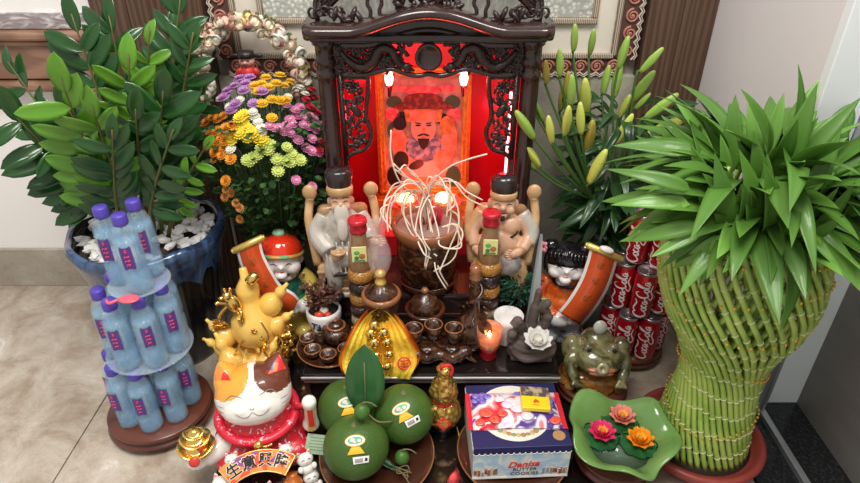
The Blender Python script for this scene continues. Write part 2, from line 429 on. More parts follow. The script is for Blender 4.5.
# rails that follow the waved roof
N = 30
b.tube([(-.185+.37*i/N, .002, fz_top(-.185+.37*i/N)-.006) for i in range(N+1)], .009, 8)
low = [(-.185, .0, .585), (-.15, 0, .583), (-.12, 0, .588), (-.08, 0, .596), (-.05, 0, .588), (-.025, 0, .582), (0, 0, .586)]
low = bez(low+[(-x, y, z) for x, y, z in low[-2::-1]], 4); b.tube(low, .006, 8)
part('frieze_rail', b, M_sh, sh)
b = B(); b.lathe([(0, 0), (.027, 0), (.029, .003), (.029, .009), (.024, .012), (.022, .009), (0, .010)], 28, (0, -.004, .624), (pi/2, 0, 0)); part('medallion', b, M_sh, sh)
for s_ in (-1, 1):
    b = B(); rr = random.Random(5)
    body = bez([(s_*.045, 0, .60), (s_*.065, -.004, .612), (s_*.078, -.004, .636), (s_*.10, -.004, .640), (s_*.115, -.004, .615), (s_*.14, -.004, .600), (s_*.165, -.004, .612), (s_*.185, 0, .634)], 5)
    b.tube(body, [.006+.006*sin(pi*i/len(body)) for i in range(len(body))], 8)
    for i in range(2, len(body)-1, 1):      # back fins of the dragon
        p = body[i]; b.ell(p+V((0, -.002, .012)), (.0022, .002, .008), (0, s_*.5, 0), 6, 4)
    b.ell((s_*.047, -.006, .602), (.012, .009, .010), n=10, m=7); b.tube([(s_*.05, -.006, .61), (s_*.06, -.006, .622), (s_*.072, -.004, .625)], [.003, .002, .001], 6)
    for cx, cz, r_ in ((.055, .655, .011), (.085, .606, .012), (.10, .660, .012), (.128, .642, .014), (.150, .635, .011), (.172, .650, .010), (.172, .596, .010), (.120, .598, .010), (.148, .598, .009), (.185, .615, .009), (.19, .6, .009), (.036, .665, .009), (.19, .645, .009), (.16, .66, .009)):
        spiral(b, (s_*cx, cz), r_, 1.2, .0042, rr.random()*6, s_, -.002)
    for k in range(170):
        x = rr.uniform(.033, .197); z = rr.uniform(.592, fz_top(x)-.012); a = rr.uniform(0, pi)
        if math.hypot(x-.03, z-.62) < .02: continue
        b.ell((s_*x, 0, z), (rr.uniform(.007, .014), .004, rr.uniform(.003, .005)), (0, a, 0), 7, 4)
    b.rbox((s_*.19, .004, .625), (.02, .012, .085), .002)
    part('carved_dragon', b, M_carv, sh)
# scalloped openwork side brackets with birds
for s_ in (-1, 1):
    b = B(); rr = random.Random(11)
    X = lambda x: s_*x
    ol = bez([(X(.19), 0, .585), (X(.135), 0, .583), (X(.131), 0, .55), (X(.136), 0, .52), (X(.139), 0, .49), (X(.130), 0, .46), (X(.134), 0, .43), (X(.15), 0, .412), (X(.172), 0, .405), (X(.19), 0, .39)], 5)
    b.tube(ol, .0055, 7); b.tube([(X(.189), 0, .59), (X(.189), 0, .39)], .006, 6)
    b.tube([(X(.135), 0, .578), (X(.19), 0, .578)], .004, 6)
    for z in (.556, ):
        for a in range(8): b.ell((X(.162)+.010*cos(a*pi/4), -.002, z+.010*sin(a*pi/4)), (.009, .004, .004), (0, -a*pi/4, 0), 7, 4)
    b.ell((X(.160), -.002, .505), (.010, .006, .017), (0, X(.5), 0), 10, 7)      # bird
    b.tube(bez([(X(.156), -.002, .52), (X(.150), -.002, .532), (X(.160), -.002, .538)], 4), .0028, 6)
    b.tube(bez([(X(.166), -.002, .495), (X(.176), 0, .475), (X(.172), 0, .455)], 4), [.004]*8+[.002], 6)
    for k in range(70):
        z = rr.uniform(.41, .57); x = rr.uniform(.143, .186)
        b.ell((X(x), 0, z), (rr.uniform(.006, .011), .004, .0035), (0, rr.uniform(0, pi), 0), 7, 4)
    for cx, cz in ((.147, .445), (.165, .43), (.178, .45), (.148, .475), (.176, .52), (.15, .53)): spiral(b, (X(cx), cz), .010, 1.1, .0035, rr.random()*6, s_)
    part('carved_bracket', b, M_carv, sh)
# carved red lattice panels behind the posts
# roof: waved moulded eave
def roof(u, v):
    x = -.251+.502*u
    # cross-section v: lower back -> nose -> upper back
    pf = [(.045, -.004), (.010, -.004), (.006, .0), (-.045, .002), (-.06, .006), (-.068, .013), (-.068, .021), (-.06, .028), (-.045, .032), (-.02, .033), (.25, .033)]
    k = v*(len(pf)-1); i = min(int(k), len(pf)-2); f = k-i
    y = pf[i][0]*(1-f)+pf[i+1][0]*f; z = pf[i][1]*(1-f)+pf[i+1][1]*f
    e = 1-(abs(x)/.251); rd = .018*max(0, 1-e/.06)**2 if e < .06 else 0
    if y < -.03: y += rd
    hump = .036*max(0, cos(min(abs(x)/.16, 1)*pi/2))**1.6
    fade = max(0, 1-max(0, (y+.02))/.08); return (x, y, .666+z+hump*fade)
b = B(); b.grid(roof, 48, 20)
for s_ in (-1, 1): b.rbox((s_*.243, .10, .681), (.018, .30, .034), .012, seg=3)
part('roof_eave', b, M_sh, sh)
b = B(); b.rbox((0, .115, .663), (.488, .27, .014), .003); b.rbox((0, .12, .655), (.476, .25, .012), .003); part('cornice', b, M_sh, sh)
# carvings that stand on the roof
for s_ in (-1, 1):
    b = B(); x0 = s_*.105
    for dx in (-.012, .010):
        b.tube(bez([(x0+dx, -.03, .70), (x0+dx*.8, -.03, .72), (x0+dx*1.3, -.028, .735), (x0+dx*.6, -.026, .76)], 4), [.004]*12+[.007], 7)
        for a in (-1, 0, 1): b.tube([(x0+dx, -.03, .701), (x0+dx+a*.014, -.045, .7)], [.003, .0015], 5)
    b.ell((x0, -.02, .785), (.045, .022, .026), (0, s_*.5, 0))
    b.tube(bez([(x0-s_*.03, -.02, .80), (x0-s_*.05, -.02, .83), (x0-s_*.04, -.03, .855), (x0-s_*.055, -.035, .86)], 5), [.011]*8+[.007]*8, 8)
    for k in range(5): b.tube(bez([(x0+s_*.03, -.01, .78), (x0+s_*(.06+.008*k), 0, .79-.016*k), (x0+s_*(.09+.004*k), 0, .765-.014*k), (x0+s_*(.11), -.005, .73-.006*k)], 4), [.006]*10+[.003]*3, 6)
    for k in range(6): b.ell((x0+s_*(.02+.012*k), -.03, .702+.006*(k % 3)), (.016, .01, .006), (0, k, 0), 8, 5)
    for k in range(4): b.tube(bez([(x0-s_*.05-.0*k, -.03, .70), (x0-s_*(.045+.01*k), -.035, .712), (x0-s_*(.055+.012*k), -.03, .718)], 4), .0035, 6)
    part('carved_phoenix', b, M_carv, sh)
b = B(); rr = random.Random(3)
for k in range(60):
    a = rr.uniform(0, pi); q = rr.uniform(0, .062); b.ell((q*cos(a)*1.1, -.03+rr.uniform(-.008, .008), .722+q*sin(a)), (rr.uniform(.008, .016), .007, .006), (0, rr.uniform(0, pi), 0), 8, 5)
part('carved_peony', b, M_carv, sh)
b = B(); b.prism([(-.19, .635)]+[(-.19+.38*i/24, fz_top(-.19+.38*i/24)+.012) for i in range(25)]+[(.19, .635)], .006, Mx.Translation((0, .012, 0)) @ Mx.Rotation(pi/2, 4, 'X')) if False else b.prism([(-.19+.38*i/24, fz_top(-.19+.38*i/24)-.008) for i in range(25)]+[(.19-.38*i/24, fz_top(.19-.38*i/24)+.022) for i in range(25)], .006, Mx.Translation((0, .004, 0)) @ Mx.Rotation(pi/2, 4, 'X')); part('crest_board', b, M_sh, sh)
for s_ in (-1, 1):   # leafy scroll along the roof edges
    b = B()
    for k in range(6): spiral(b, (s_*(.17+.012*k), .712+.004*(k % 2)), .012, 1.1, .0035, k, s_, -.02)
    for k in range(5): b.tube(bez([(s_*.225, -.01, .70), (s_*(.228), .02*k, .73), (s_*.215, .03*k, .75)], 4), .005, 6)
    part('carved_cloud', b, M_carv, sh)
# lamps: two red candle bulbs on little holders, and a light strip
for nm, px, x in (('bulb', 389, -.091), ('bulb', 464, .075)):
    b = B(); b.lathe([(.0, .0), (.006, 0), (.006, .006), (.0085, .012), (.0095, .02), (.007, .031), (.002, .04), (0, .041)], 14, (x-SX, .042, Z(.695)))
    part('bulb', b, P('glowing_bulb', (1, .75, .70), .3, emit=9, ecol=(1, .55, .52)), sh, 'glowing red candle bulb')
    part('bulb_holder', B().lathe([(0, -.02), (.004, -.02), (.004, 0), (.007, .001), (.007, .006), (0, .006)], 10, (x-SX, .042, Z(.693))).tube([(x-SX, .042, Z(.675)), (x-SX, .1, Z(.672)), (x-SX, .23, Z(.672))], .003, 6), M_sh, sh)
part('light_strip', B().rbox((.193, .10, Z(.545)), (.006, .006, .24), .002), P('red_light_strip', (1, .35, .35), .3, emit=6, ecol=(1, .30, .32)), sh, 'glowing pinkish red light strip')
part('light_strip', B().rbox((-.205, .028, Z(.62)), (.004, .004, .30), .0015), P('red_light_strip_dim', (1, .1, .1), .3, emit=2.2, ecol=(1, .03, .04)), sh)  # emissive sliver standing in for red glow in the slit by the post
part('light_strip', B().rbox((.205, .028, Z(.62)), (.004, .004, .30), .0015), MATS['red_light_strip_dim'], sh)  # same painted slit glow, mirrored to the right post

# ---------------------------------------------------------------- framed picture of the bearded deity inside
M_gold = P('gilt_frame', (.95, .48, .08), .3, .55, c2=(.6, .22, .03), sc=90, ramp=(.3, .7), bump=.3)
pf = thing('framed_picture', 'gilt framed picture of a bearded figure in a wide hat, lit red inside the shrine', 'picture', (-.017, 1.487, .345), rot=(-.05, 0, 0))
W_, H_ = .245, .345
b = B()
for x, z, w, h in ((-W_/2+.011, H_/2, .022, H_), (W_/2-.011, H_/2, .022, H_), (0, .011, W_, .022), (0, H_-.011, W_, .022)):
    b.rbox((x, 0, z), (w, .018, h), .003)
    if w < h: b.rbox((x*1.02, -.009, z), (.006, .008, h-.006), .002)
    else: b.rbox((x, -.009, z), (w-.004, .008, .006), .002)
part('frame', b, M_gold, pf)
def fl_(b, pts, y, mi=None, th=.0012):   # flat printed shape on the picture
    b.prism([(x, z) for x, z in pts], th, Mx.Translation((0, y, 0)) @ Mx.Rotation(pi/2, 4, 'X'), mi)
def blob(cx, cz, rx, rz, n=18, a=0): return [(cx+rx*cos(t)*cos(a)-rz*sin(t)*sin(a), cz+rx*cos(t)*sin(a)+rz*sin(t)*cos(a)) for t in [2*pi*k/n for k in range(n)]]
pm = [P('print_ground', (.42, .30, .22), .4, c2=(.60, .52, .40), sc=30, ramp=(.45, .6)), P('print_robe', (.10, .16, .30), .4, c2=(.45, .5, .55), sc=70, ramp=(.45, .6)), P('print_skin', (.80, .50, .36), .4),
      P('print_hat', (.16, .02, .02), .4, c2=(.35, .08, .03), sc=80, ramp=(.5, .6)), P('print_leaf', (.06, .16, .07), .4), P('print_pink', (.85, .10, .16), .4, c2=(.9, .35, .3), sc=60),
      P('print_gold', (.85, .45, .12), .4, c2=(.5, .2, .06), sc=60), P('print_black', (.02, .012, .01), .4), P('print_orange', (.80, .26, .12), .4, c2=(.9, .45, .3), sc=40)]
b = B(); b.box((0, .004, H_/2), (W_-.04, .002, H_-.04), mi=0); y = .002
cz = .175
for x, z, rx, rz, m_ in ((-.075, .255, .02, .016, 4), (.075, .255, .02, .018, 4), (-.08, .225, .018, .02, 5), (.078, .225, .018, .02, 5), (-.055, .215, .016, .016, 7), (.05, .21, .016, .016, 7), (0, .285, .05, .012, 5), (-.06, .29, .026, .008, 5), (.06, .29, .026, .009, 5), (-.08, .18, .015, .022, 4), (.08, .05, .02, .03, 4), (-.08, .05, .02, .03, 7)):
    fl_(b, blob(x, z, rx, rz), y, m_)
y = .0005
fl_(b, blob(0, .10, .072, .075), y, 8)                       # robe
fl_(b, blob(-.062, .135, .022, .06, a=.15), y-.001, 8); fl_(b, blob(.066, .14, .022, .058, a=-.15), y-.001, 8)
fl_(b, blob(0, .135, .048, .042), y-.002, 1); fl_(b, blob(0, .075, .045, .03), y-.002, 2)
fl_(b, blob(0, .03, .06, .02), y-.002, 6); fl_(b, blob(-.02, .085, .022, .012, a=.4), y-.003, 7)
fl_(b, blob(-.062, .20, .018, .018), y-.003, 7); fl_(b, blob(.062, .195, .02, .026), y-.003, 6)
fl_(b, blob(.05, .1, .024, .028), y-.003, 8); fl_(b, blob(-.06, .10, .02, .024), y-.003, 7)
fl_(b, blob(0, .245, .075, .014), y-.002, 3); fl_(b, blob(0, .262, .05, .018), y-.0025, 3)
fl_(b, [(-.045, .205), (.045, .205), (.05, .238), (-.05, .238)], y-.003, 6)
fl_(b, blob(0, .190, .033, .042), y-.004, 2)                 # face
fl_(b, [(-.034, .208), (.034, .208), (.038, .235), (-.038, .235)], y-.005, 8)
fl_(b, blob(0, .220, .008, .007), y-.006, 6)
for s_ in (-1, 1):
    fl_(b, blob(s_*.014, .196, .007, .002), y-.006, 7); fl_(b, blob(s_*.014, .202, .009, .0012, a=s_*.2), y-.006, 7)
    fl_(b, blob(s_*.008, .170, .009, .0022, a=-s_*.35), y-.006, 7)
fl_(b, blob(0, .184, .004, .005), y-.006, 8); fl_(b, blob(0, .164, .006, .002), y-.006, 5)
fl_(b, [(-.016, .160), (.016, .160), (.010, .14), (0, .128), (-.010, .14)], y-.006, 7)
part('print', b, pm, pf)
part('foot', B().rbox((0, -.012, -.03), (.26, .05, .055), .004).rbox((0, -.014, -.062), (.27, .055, .014), .003), M_gold, pf)
# riser it stands on
part('riser', B().rbox((0, .16, .10), (.30, .15, .062), .003), M_red, sh)

# ---------------------------------------------------------------- glowing lotus lamps in front of the picture
def lotus_flower(b, n_r, r, z, mi=0, rs=(1, .8, .55), tilt=(.35, .75, 1.1), w=.42, s_=1):
    """rows of cupped petals around z"""
    for ring, (q, t) in enumerate(zip(rs, tilt)):
        for k in range(n_r):
            a = 2*pi*(k+.5*ring)/n_r; L = r*q
            def f(u, v, a=a, L=L, t=t):
                y = v; ww = w*L*math.sin(pi*min(v*.92+.04, 1))**.8*(u-.5)*2*.9
                el = t*(.6+.5*v); rad = L*(v*cos(el*.9)) ; zz = L*v*sin(el)+abs(u-.5)**2*L*.35
                return (rad*cos(a)-ww*sin(a), rad*sin(a)+ww*cos(a), z+zz)
            b.grid(f, 4, 5, mi)
for x, lab in ((-.062, 'left'), (.034, 'right')):
    t = thing('lotus_lamp', 'small glowing yellow lotus lamp with pink petals, at the %s behind the big incense bowl' % lab, 'lamp', (x, 1.345, PZ+.0), group='lotus lamps')
    part('stem', B().lathe([(0, 0), (.025, 0), (.025, .006), (.006, .012), (.005, .145), (.012, .155), (0, .155)], 14), M_gold, t)
    b = B(); lotus_flower(b, 8, .052, .155); part('petals', b, P('pink_glass_petal', (.95, .18, .16), .15, trans=.35), t)
    b = B(); b.ell((0, 0, .182), (.022, .02, .018)); part('glowing_heart', b, P('yellow_lamp', (1, .85, .35), .4, emit=1.6), t)
# ================================================================ PLANT IN THE BLACK AND BLUE POT
M_zleaf = P('zz_leaf', (.012, .060, .012), .28, c2=(.028, .115, .020), sc=9, ramp=(.3, .7), coat=.3)
M_zleafb = P('zz_leaf_young', (.085, .26, .018), .3, c2=(.17, .38, .03), sc=9, ramp=(.3, .7), coat=.3)
M_zstem = P('zz_stem', (.10, .14, .035), .45, c2=(.16, .11, .04), sc=30)
PP = V((-.692, 1.27, 0))
t = thing('potted_plant', 'tall leafy green plant in a big black pot with dripping blue glaze and white pebbles', 'potted plant', PP); t.scale = (1.05, 1.05, 1)
def potglaze():
    m = P('pot_black', (.008, .008, .010), .12, coat=.5); return m
ng = 30
pr = [(.0, .0), (.115, .0), (.118, .012), (.128, .10), (.146, .24), (.158, .31), (.168, .335), (.172, .352), (.169, .366), (.160, .366), (.154, .352), (.145, .32), (0, .31)]
def flut(a, i, r, z):
    return (r*(1+(.012*cos(24*a) if .01 < z < .3 and i < 6 else .006*cos(8*a))), z+(.004*cos(8*a) if i in (6, 7, 8, 9) else 0))
part('pot', B().lathe(pr, 96, fn=flut), potglaze(), t)
# blue glaze that runs down from the rim
def glaze(a, i, r, z):
    if i == 0: q = .280+.026*noise.noise(V((cos(a)*4, sin(a)*4, 1)))-.05*max(0, noise.noise(V((cos(a)*11, sin(a)*11, 5)))); return (.1515*(1+.0)+(q-.262)*.13+.001, q)
    return (r*(1+.006*cos(8*a)), z+(.004*cos(8*a) if i > 2 else 0))
part('glaze', B().lathe([(.15, .25), (.158, .295), (.162, .313), (.1705, .335), (.1745, .352), (.1715, .368), (.159, .368)], 120, fn=glaze, cap=False), P('blue_drip_glaze', (.015, .03, .07), .12, c2=(.06, .14, .29), sc=22, ramp=(.35, .72), dist=1.5, coat=.6, stretch=(1, 1, .5)), t, 'running blue glaze')
part('soil', B().lathe([(0, .325), (.15, .325), (.15, .335), (0, .34)], 30), P('soil', (.06, .04, .03), .9), t)
M_peb = P('white_pebble', (.72, .72, .70), .5, c2=(.85, .84, .82), sc=40)
pms = []
for k in range(5):
    bm = bmesh.new(); bmesh.ops.create_icosphere(bm, subdivisions=1, radius=1); rr = random.Random(k)
    for v in bm.verts: v.co = V((v.co.x*.016, v.co.y*.0115, v.co.z*.009))*(1+rr.uniform(-.28, .28))
    me = bpy.data.meshes.new('pebble'); bm.to_mesh(me); bm.free(); me.materials.append(M_peb); pms.append(me)
rr = random.Random(4)
for k in range(150):
    a = rr.uniform(0, 2*pi); q = .144*math.sqrt(rr.random())
    link('pebble', rr.choice(pms), t, Mx.Translation((q*cos(a), q*sin(a), .348+rr.uniform(0, .014))) @ Euler((rr.uniform(-.5, .5), rr.uniform(-.5, .5), rr.uniform(0, 6))).to_matrix().to_4x4())
zl = [leafmesh('leaf', .085, .040, droop=d, fold=f, n=7, pw=(.62, .62), mats=M_zleaf) for d, f in ((.15, .10), (.3, .18), (.05, .05))]
zb = [leafmesh('leaf', .085, .042, droop=d, fold=f, n=7, pw=(.62, .62), mats=M_zleafb) for d, f in ((.15, .10), (.3, .18))]
def zzstem(base, tip, side, n, leaves, sc=1, bend=.3, t=t, youth=0):
    base = V(base); tip = V(tip); mid = (base+tip)/2+V((0, 0, (tip-base).length*bend*.25))+V(side)*.0
    pts = bez([base, base.lerp(mid, .5)+V((0, 0, .01)), mid, tip], 6)
    o = V(PP); b = B(); N = len(pts)
    b.tube([p-o for p in pts], [.0058-.0045*i/N for i in range(N)], 7)
    st = part('stem', b, M_zstem, t)
    sd = V(side).normalized()
    for k in range(n):
        f = .34+.66*(k//2*2+1)/n; f = min(f, 1); i = min(int(f*(N-1)), N-2); p = pts[i]-o; d = (pts[i+1]-pts[i]).normalized()
        s_ = 1 if k % 2 else -1
        if k == n-1: dr = d
        else: dr = (d*.75+sd*s_*.85+V((rr.uniform(-.15, .15), rr.uniform(-.25, .1), rr.uniform(-.1, .15)))).normalized()
        nn = d.cross(sd)
        if nn.y > 0: nn = -nn
        nn = (nn+V((0, -.3, .3))).normalized()
        z = 1.2*sc*(1.0-.35*abs(f-.55))*rr.uniform(.85, 1.1)
        link('leaf', rr.choice(leaves), st, frame(p, dr, nn, rr.uniform(-.25, .25), z))
G = lambda px, py, Y: aty(px, py, Y)
BASE = lambda dx, dy: PP+V((dx, dy, .34))
for ba, tp, sd, n, lv, sc in (
    ((-.05, -.03), (2, 96, 1.12), (.2, 0, 1), 15, zl, .95), ((-.07, .0), (12, 62, 1.35), (.1, .1, 1), 15, zl, .85),
    ((-.04, -.05), (62, 76, 1.08), (.8, 0, .7), 15, zb, .92), ((-.01, -.04), (92, 104, 1.10), (1, 0, .3), 13, zb, .85),
    ((-.02, .02), (72, 14, 1.28), (1, 0, .2), 19, zl, .95), ((.0, .03), (108, 16, 1.34), (1, 0, 0), 18, zl, .95),
    ((.01, -.03), (126, 54, 1.15), (1, .2, .1), 19, zb, .80), ((.015, -.01), (146, 26, 1.20), (1, 0, -.1), 17, zb, .62),
    ((.03, .03), (168, 22, 1.33), (1, 0, -.2), 19, zl, .85), ((.04, .01), (176, -6, 1.26), (1, 0, -.2), 22, zl, .85),
    ((.05, .02), (188, 32, 1.20), (1, 0, -.3), 20, zl, .70), ((.06, .03), (198, 84, 1.26), (.6, 0, -.8), 15, zl, .68),
    ((.05, -.02), (204, 140, 1.14), (.3, 0, -1), 11, zb, .5), ((.02, -.06), (170, 128, 1.10), (.5, 0, -.8), 13, zl, .75),
    ((-.03, -.07), (112, 128, 1.07), (.9, 0, .4), 15, zl, .8), ((-.08, -.02), (46, 130, 1.15), (.2, 0, 1), 13, zl, .75),
    ((.03, .0), (160, 90, 1.14), (1, 0, 0), 15, zl, 1.0), ((-.05, .03), (70, 108, 1.2), (.7, 0, .7), 14, zl, 1.0), ((0, 0), (134, 108, 1.12), (1, 0, 0), 13, zl, 1.0)):
    zzstem(BASE(*ba), G(*tp), sd, n, lv, sc)

# ================================================================ TOWER OF WATER BOTTLES
M_wat = P('clear_plastic_blue', (.55, .80, .98), .05, alpha=.20, spec=1.0, coat=1)
M_water = P('bottle_water', (.16, .46, .82), .04, alpha=.34, c2=(.50, .78, .97), sc=16, ramp=(.40, .62), dist=2, stretch=(1, 1, .5))
M_cap = P('violet_cap', (.09, .06, .42), .35, bump=0)
M_labp = P('violet_label', (.10, .045, .25), .35); M_labr = P('label_pink', (.85, .08, .18), .35)
def bottle(name, label, group):
    t = thing(name, label, 'bottle', group=group)
    sq = lambda a, i, r, z: (r*(1.0+.055*cos(4*a)) if .01 < z < .125 else r, z)
    pr = [(0, .004), (.018, .0), (.026, .003), (.029, .012), (.0285, .05), (.0265, .058), (.0265, .064), (.029, .072), (.029, .128), (.0275, .143), (.020, .160), (.0135, .168), (.012, .173), (.012, .178)]
    part('shell', B().lathe(pr, 28, fn=sq), M_wat, t)
    part('water', B().lathe([(0, .006), (.024, .006), (.0265, .012), (.0262, .05), (.0245, .058), (.0245, .064), (.0265, .072), (.0265, .126), (.025, .138), (0, .138)], 24, fn=sq), M_water, t)
    part('cap', B().lathe([(0, .170), (.0155, .170), (.0155, .173), (.0152, .190), (.0135, .1935), (0, .1935)], 26, fn=lambda a, i, r, z: (r+(.0004*cos(26*a) if i in (2, 3) else 0), z)), M_cap, t)
    b = B(); w = .40
    b.grid(lambda u, v: ((.0312)*sin(w*(2*u-1)*(1-.12*abs(2*v-1)**3)), -(.0312)*cos(w*(2*u-1)), .074+.052*v-.004*(abs(2*u-1)**2)*(1 if v < .5 else -1)), 8, 6)
    b.grid(lambda u, v: ((.0303)*sin(w*(2*u-1)), -(.0303)*cos(w*(2*u-1)), .074+.052*v), 8, 6)
    lb = part('label', b, M_labp, t, 'violet wraparound label')
    b = B()
    for z, s_ in ((.116, .4), (.104, 1), (.094, 1), (.084, .7)):
        for k in (-1, 1):
            b.tube([(k*.003*s_-.0025*s_, -.0318, z-.003), (k*.004*s_+.001, -.0318, z+.003)], .0009, 5)
        b.tube([(-.0055*s_, -.0316, z+.001), (.0055*s_, -.0316, z+.001)], .001, 5)
    b.tube([(-.0022, -.0316, .120), (0, -.0318, .1225), (.0022, -.0316, .120)], .0011, 5)
    part('label_print', b, M_labr, lb)
    return t
BT = at(160, 403, .045); BT.z = 0
st = thing('round_stand', 'round reddish brown wooden stand under the tower of water bottles', 'stand', BT)
M_std = P('red_brown_wood', (.13, .035, .02), .3, c2=(.075, .02, .012), sc=8, stretch=(1, 1, 4), coat=.3)
def standprof(b, R_, h):
    b.lathe([(0, .008), (R_*.86, .008), (R_*.93, .012), (R_, h*.38), (R_*.97, h*.5), (R_*.90, h*.56), (R_*.90, h*.64), (R_*.96, h*.72), (R_*.97, h*.92), (R_*.94, h), (0, h)], 48)
    return b
part('disc', standprof(B(), .118, .045), M_std, st)
for k in range(4):
    a = pi/4+k*pi/2; part('foot', B().rbox((.095*cos(a), .095*sin(a), .006), (.035, .02, .012), .004, (0, 0, a+pi/2)), M_std, st)
bp = bottle('water_bottle', '', None); bp.scale = (.88,)*3; used = 0
M_cardc = P('clear_tier_disc', (.65, .82, .95), .08, alpha=.22, coat=.8)
tiers = [(.046, 8, .071, ['bottom']), (.2205, 7, .062, ['middle']), (.395, 3, .033, ['top'])]
TSH = (0, .020, .040); BSEEN = set()
for ti, (z, n, rad, nm) in enumerate(tiers):
    nm = nm[0]
    if ti:
        d = tag(part('tier_disc', B().lathe([(0, 0), (rad+.026, 0), (rad+.028, .001), (rad+.026, .002), (0, .002)], 40, M=None), M_cardc), 'clear round sheet under the %s tier of water bottles' % nm, 'sheet')
        d.location = BT+V((TSH[ti], 0, z-.003))
    for k in range(n):
        a = -pi/2+.15+ti*.45+2*pi*k/n if n > 3 else -pi/2+.5+2*pi*k/n
        x, y = rad*cos(a), rad*sin(a)
        side = 'front' if y < -.4*rad else ('back' if y > .4*rad else 'side')
        lr = 'left' if x < -.15*rad else ('right' if x > .15*rad else 'centre')
        lab = 'small water bottle with violet cap, %s %s of the %s tier of the bottle tower' % (side, lr, nm)
        if lab in BSEEN: lab = lab.replace('small water bottle with violet cap, ', 'violet capped bottle nearest the wall, ')
        BSEEN.add(lab)
        rz = rr.uniform(-.35, .35)+x*4
        loc = BT+V((x+TSH[ti], y, z))
        if not used: bp.location = loc; bp.rotation_euler = (0, 0, rz); bp['label'] = lab; bp['group'] = 'water bottles in the tower'; used = 1
        else: dup(bp, loc, rz, lab, 'water bottles in the tower')
    if ti == 0:
        dup(bp, BT+V((0, 0, z)), 0, 'small water bottle with violet cap in the middle of the bottom tier, ringed by others', 'water bottles in the tower')
b = B(); b.ell((0, 0, .004), (.020, .014, .004), n=14); o = tag(part('red_bow', b.tube(bez([(-.02, 0, .003), (-.035, -.01, .001), (-.045, 0, .0015)], 4), .003), P('pink_foil', (.9, .12, .18), .3)), 'small pink foil rosette lying at the foot of the top three bottles', 'rosette')
o.location = BT+V((.050, -.068, .3955))

# ================================================================ CHRYSANTHEMUM BOUQUET
CX = V((-.398, 1.372, 0))
t = thing('chrysanthemum_bouquet', 'bouquet of small yellow, orange, violet and pink chrysanthemums in a dark vase', 'flowers', CX)
part('vase', B().lathe([(0, 0), (.05, 0), (.055, .02), (.062, .12), (.05, .22), (.045, .27), (.052, .29), (.048, .29), (.04, .27), (0, .26)], 28), P('dark_vase', (.02, .018, .02), .2, coat=.3), t)
M_cf = P('mum_leaf', (.025, .07, .02), .55, c2=(.06, .14, .035), sc=30)
b = B(); rr = random.Random(21)
def smallleaf(b, p, d, L, w, mi=None):
    Mm = frame(p, d, V((0, -.5, 1)), rr.uniform(-.6, .6))
    vs = [(0, 0, 0), (w*.5, L*.3, .002), (w*.35, L*.55, 0), (w*.5, L*.7, .001), (0, L, -.002), (-w*.5, L*.7, .001), (-w*.35, L*.55, 0), (-w*.5, L*.3, .002)]
    b.add(vs+[(0, L*.5, -.003)], [(0, 1, 8), (1, 2, 8), (2, 3, 8), (3, 4, 8), (4, 5, 8), (5, 6, 8), (6, 7, 8), (7, 0, 8)], False, mi, Mm)
for k in range(1500):
    a = rr.uniform(0, 2*pi); ph = rr.uniform(-.35, 1); q = .155*rr.random()**.4
    zc = .27+rr.random()**1.0*.36; wr = .05+.115*min(1, (zc-.24)/.24)
    p = V((wr*math.sqrt(rr.random())*cos(a), wr*math.sqrt(rr.random())*sin(a), zc))
    smallleaf(b, p, V((cos(a), sin(a), rr.uniform(-.2, .9))), rr.uniform(.02, .034), rr.uniform(.010, .017))
f_ = part('foliage', b, M_cf, t); f_['kind'] = 'stuff'
cols = {'orange': ((.88, .36, .03), (.35, .12, .02)), 'yellow': ((.93, .74, .06), (.55, .50, .04)), 'gold': ((.92, .55, .04), (.55, .38, .03)), 'violet': ((.52, .25, .55), (.38, .22, .40)), 'pink': ((.75, .25, .48), (.80, .55, .45)),
        'white': ((.88, .86, .78), (.80, .78, .5)), 'lime': ((.62, .72, .20), (.50, .62, .15)), 'red': ((.60, .02, .05), (.35, .02, .03)), 'bronze': ((.60, .25, .06), (.30, .10, .02))}
mums = {}
for nm, (c1, c2) in cols.items():
    b = B()
    for ring, (L, el, z) in enumerate(((.0125, .10, 0), (.0105, .45, .0012), (.007, .8, .002))):
        n = (14, 12, 9)[ring]
        for k in range(n):
            a = 2*pi*(k+.5*ring)/n; ca, sa = cos(a), sin(a); w = .0021 if ring < 2 else .0015
            vs = []
            for tt, ww in ((.25, .6), (.75, 1.0), (1, .45)):
                rd = L*tt*cos(el*tt); zz = z+L*tt*sin(el*tt)
                for s_ in (-1, 1): vs.append((rd*ca-s_*w*ww*sa, rd*sa+s_*w*ww*ca, zz))
            b.add(vs, [(0, 1, 3, 2), (2, 3, 5, 4)], True)
    b.lathe([(0, -.004), (.003, -.004), (.004, 0), (.011, .0005), (.004, .002), (0, .002)], 12)
    me = b.mesh('blossom', P('mum_'+nm, c1, .55))
    c = B().ell((0, 0, .002), (.0042, .0042, .0028), n=10, m=6).mesh('centre', P('mum_c_'+nm, c2, .6))
    mums[nm] = (me, c)
spots = []
def cl(nm, pts, sc=1):
    for p in pts: spots.append((nm, p[0], p[1], sc))
cl('orange', [(199, 131), (207, 122), (213, 117), (219, 119), (224, 116), (203, 139), (211, 133), (218, 131), (226, 128), (199, 148), (208, 146), (216, 143), (210, 138), (221, 138), (228, 136), (232, 126), (215, 152), (224, 148), (222, 155), (231, 159), (225, 141), (236, 131), (226, 181), (205, 127)])
cl('bronze', [(214, 160), (225, 197), (226, 190), (231, 193), (236, 203), (240, 219), (214, 148), (240, 208)], .8)
cl('yellow', [(240, 118), (243, 123), (236, 132), (240, 134), (247, 128), (252, 133), (248, 138), (258, 138), (254, 131), (232, 140), (262, 140), (244, 115)], 1.15)
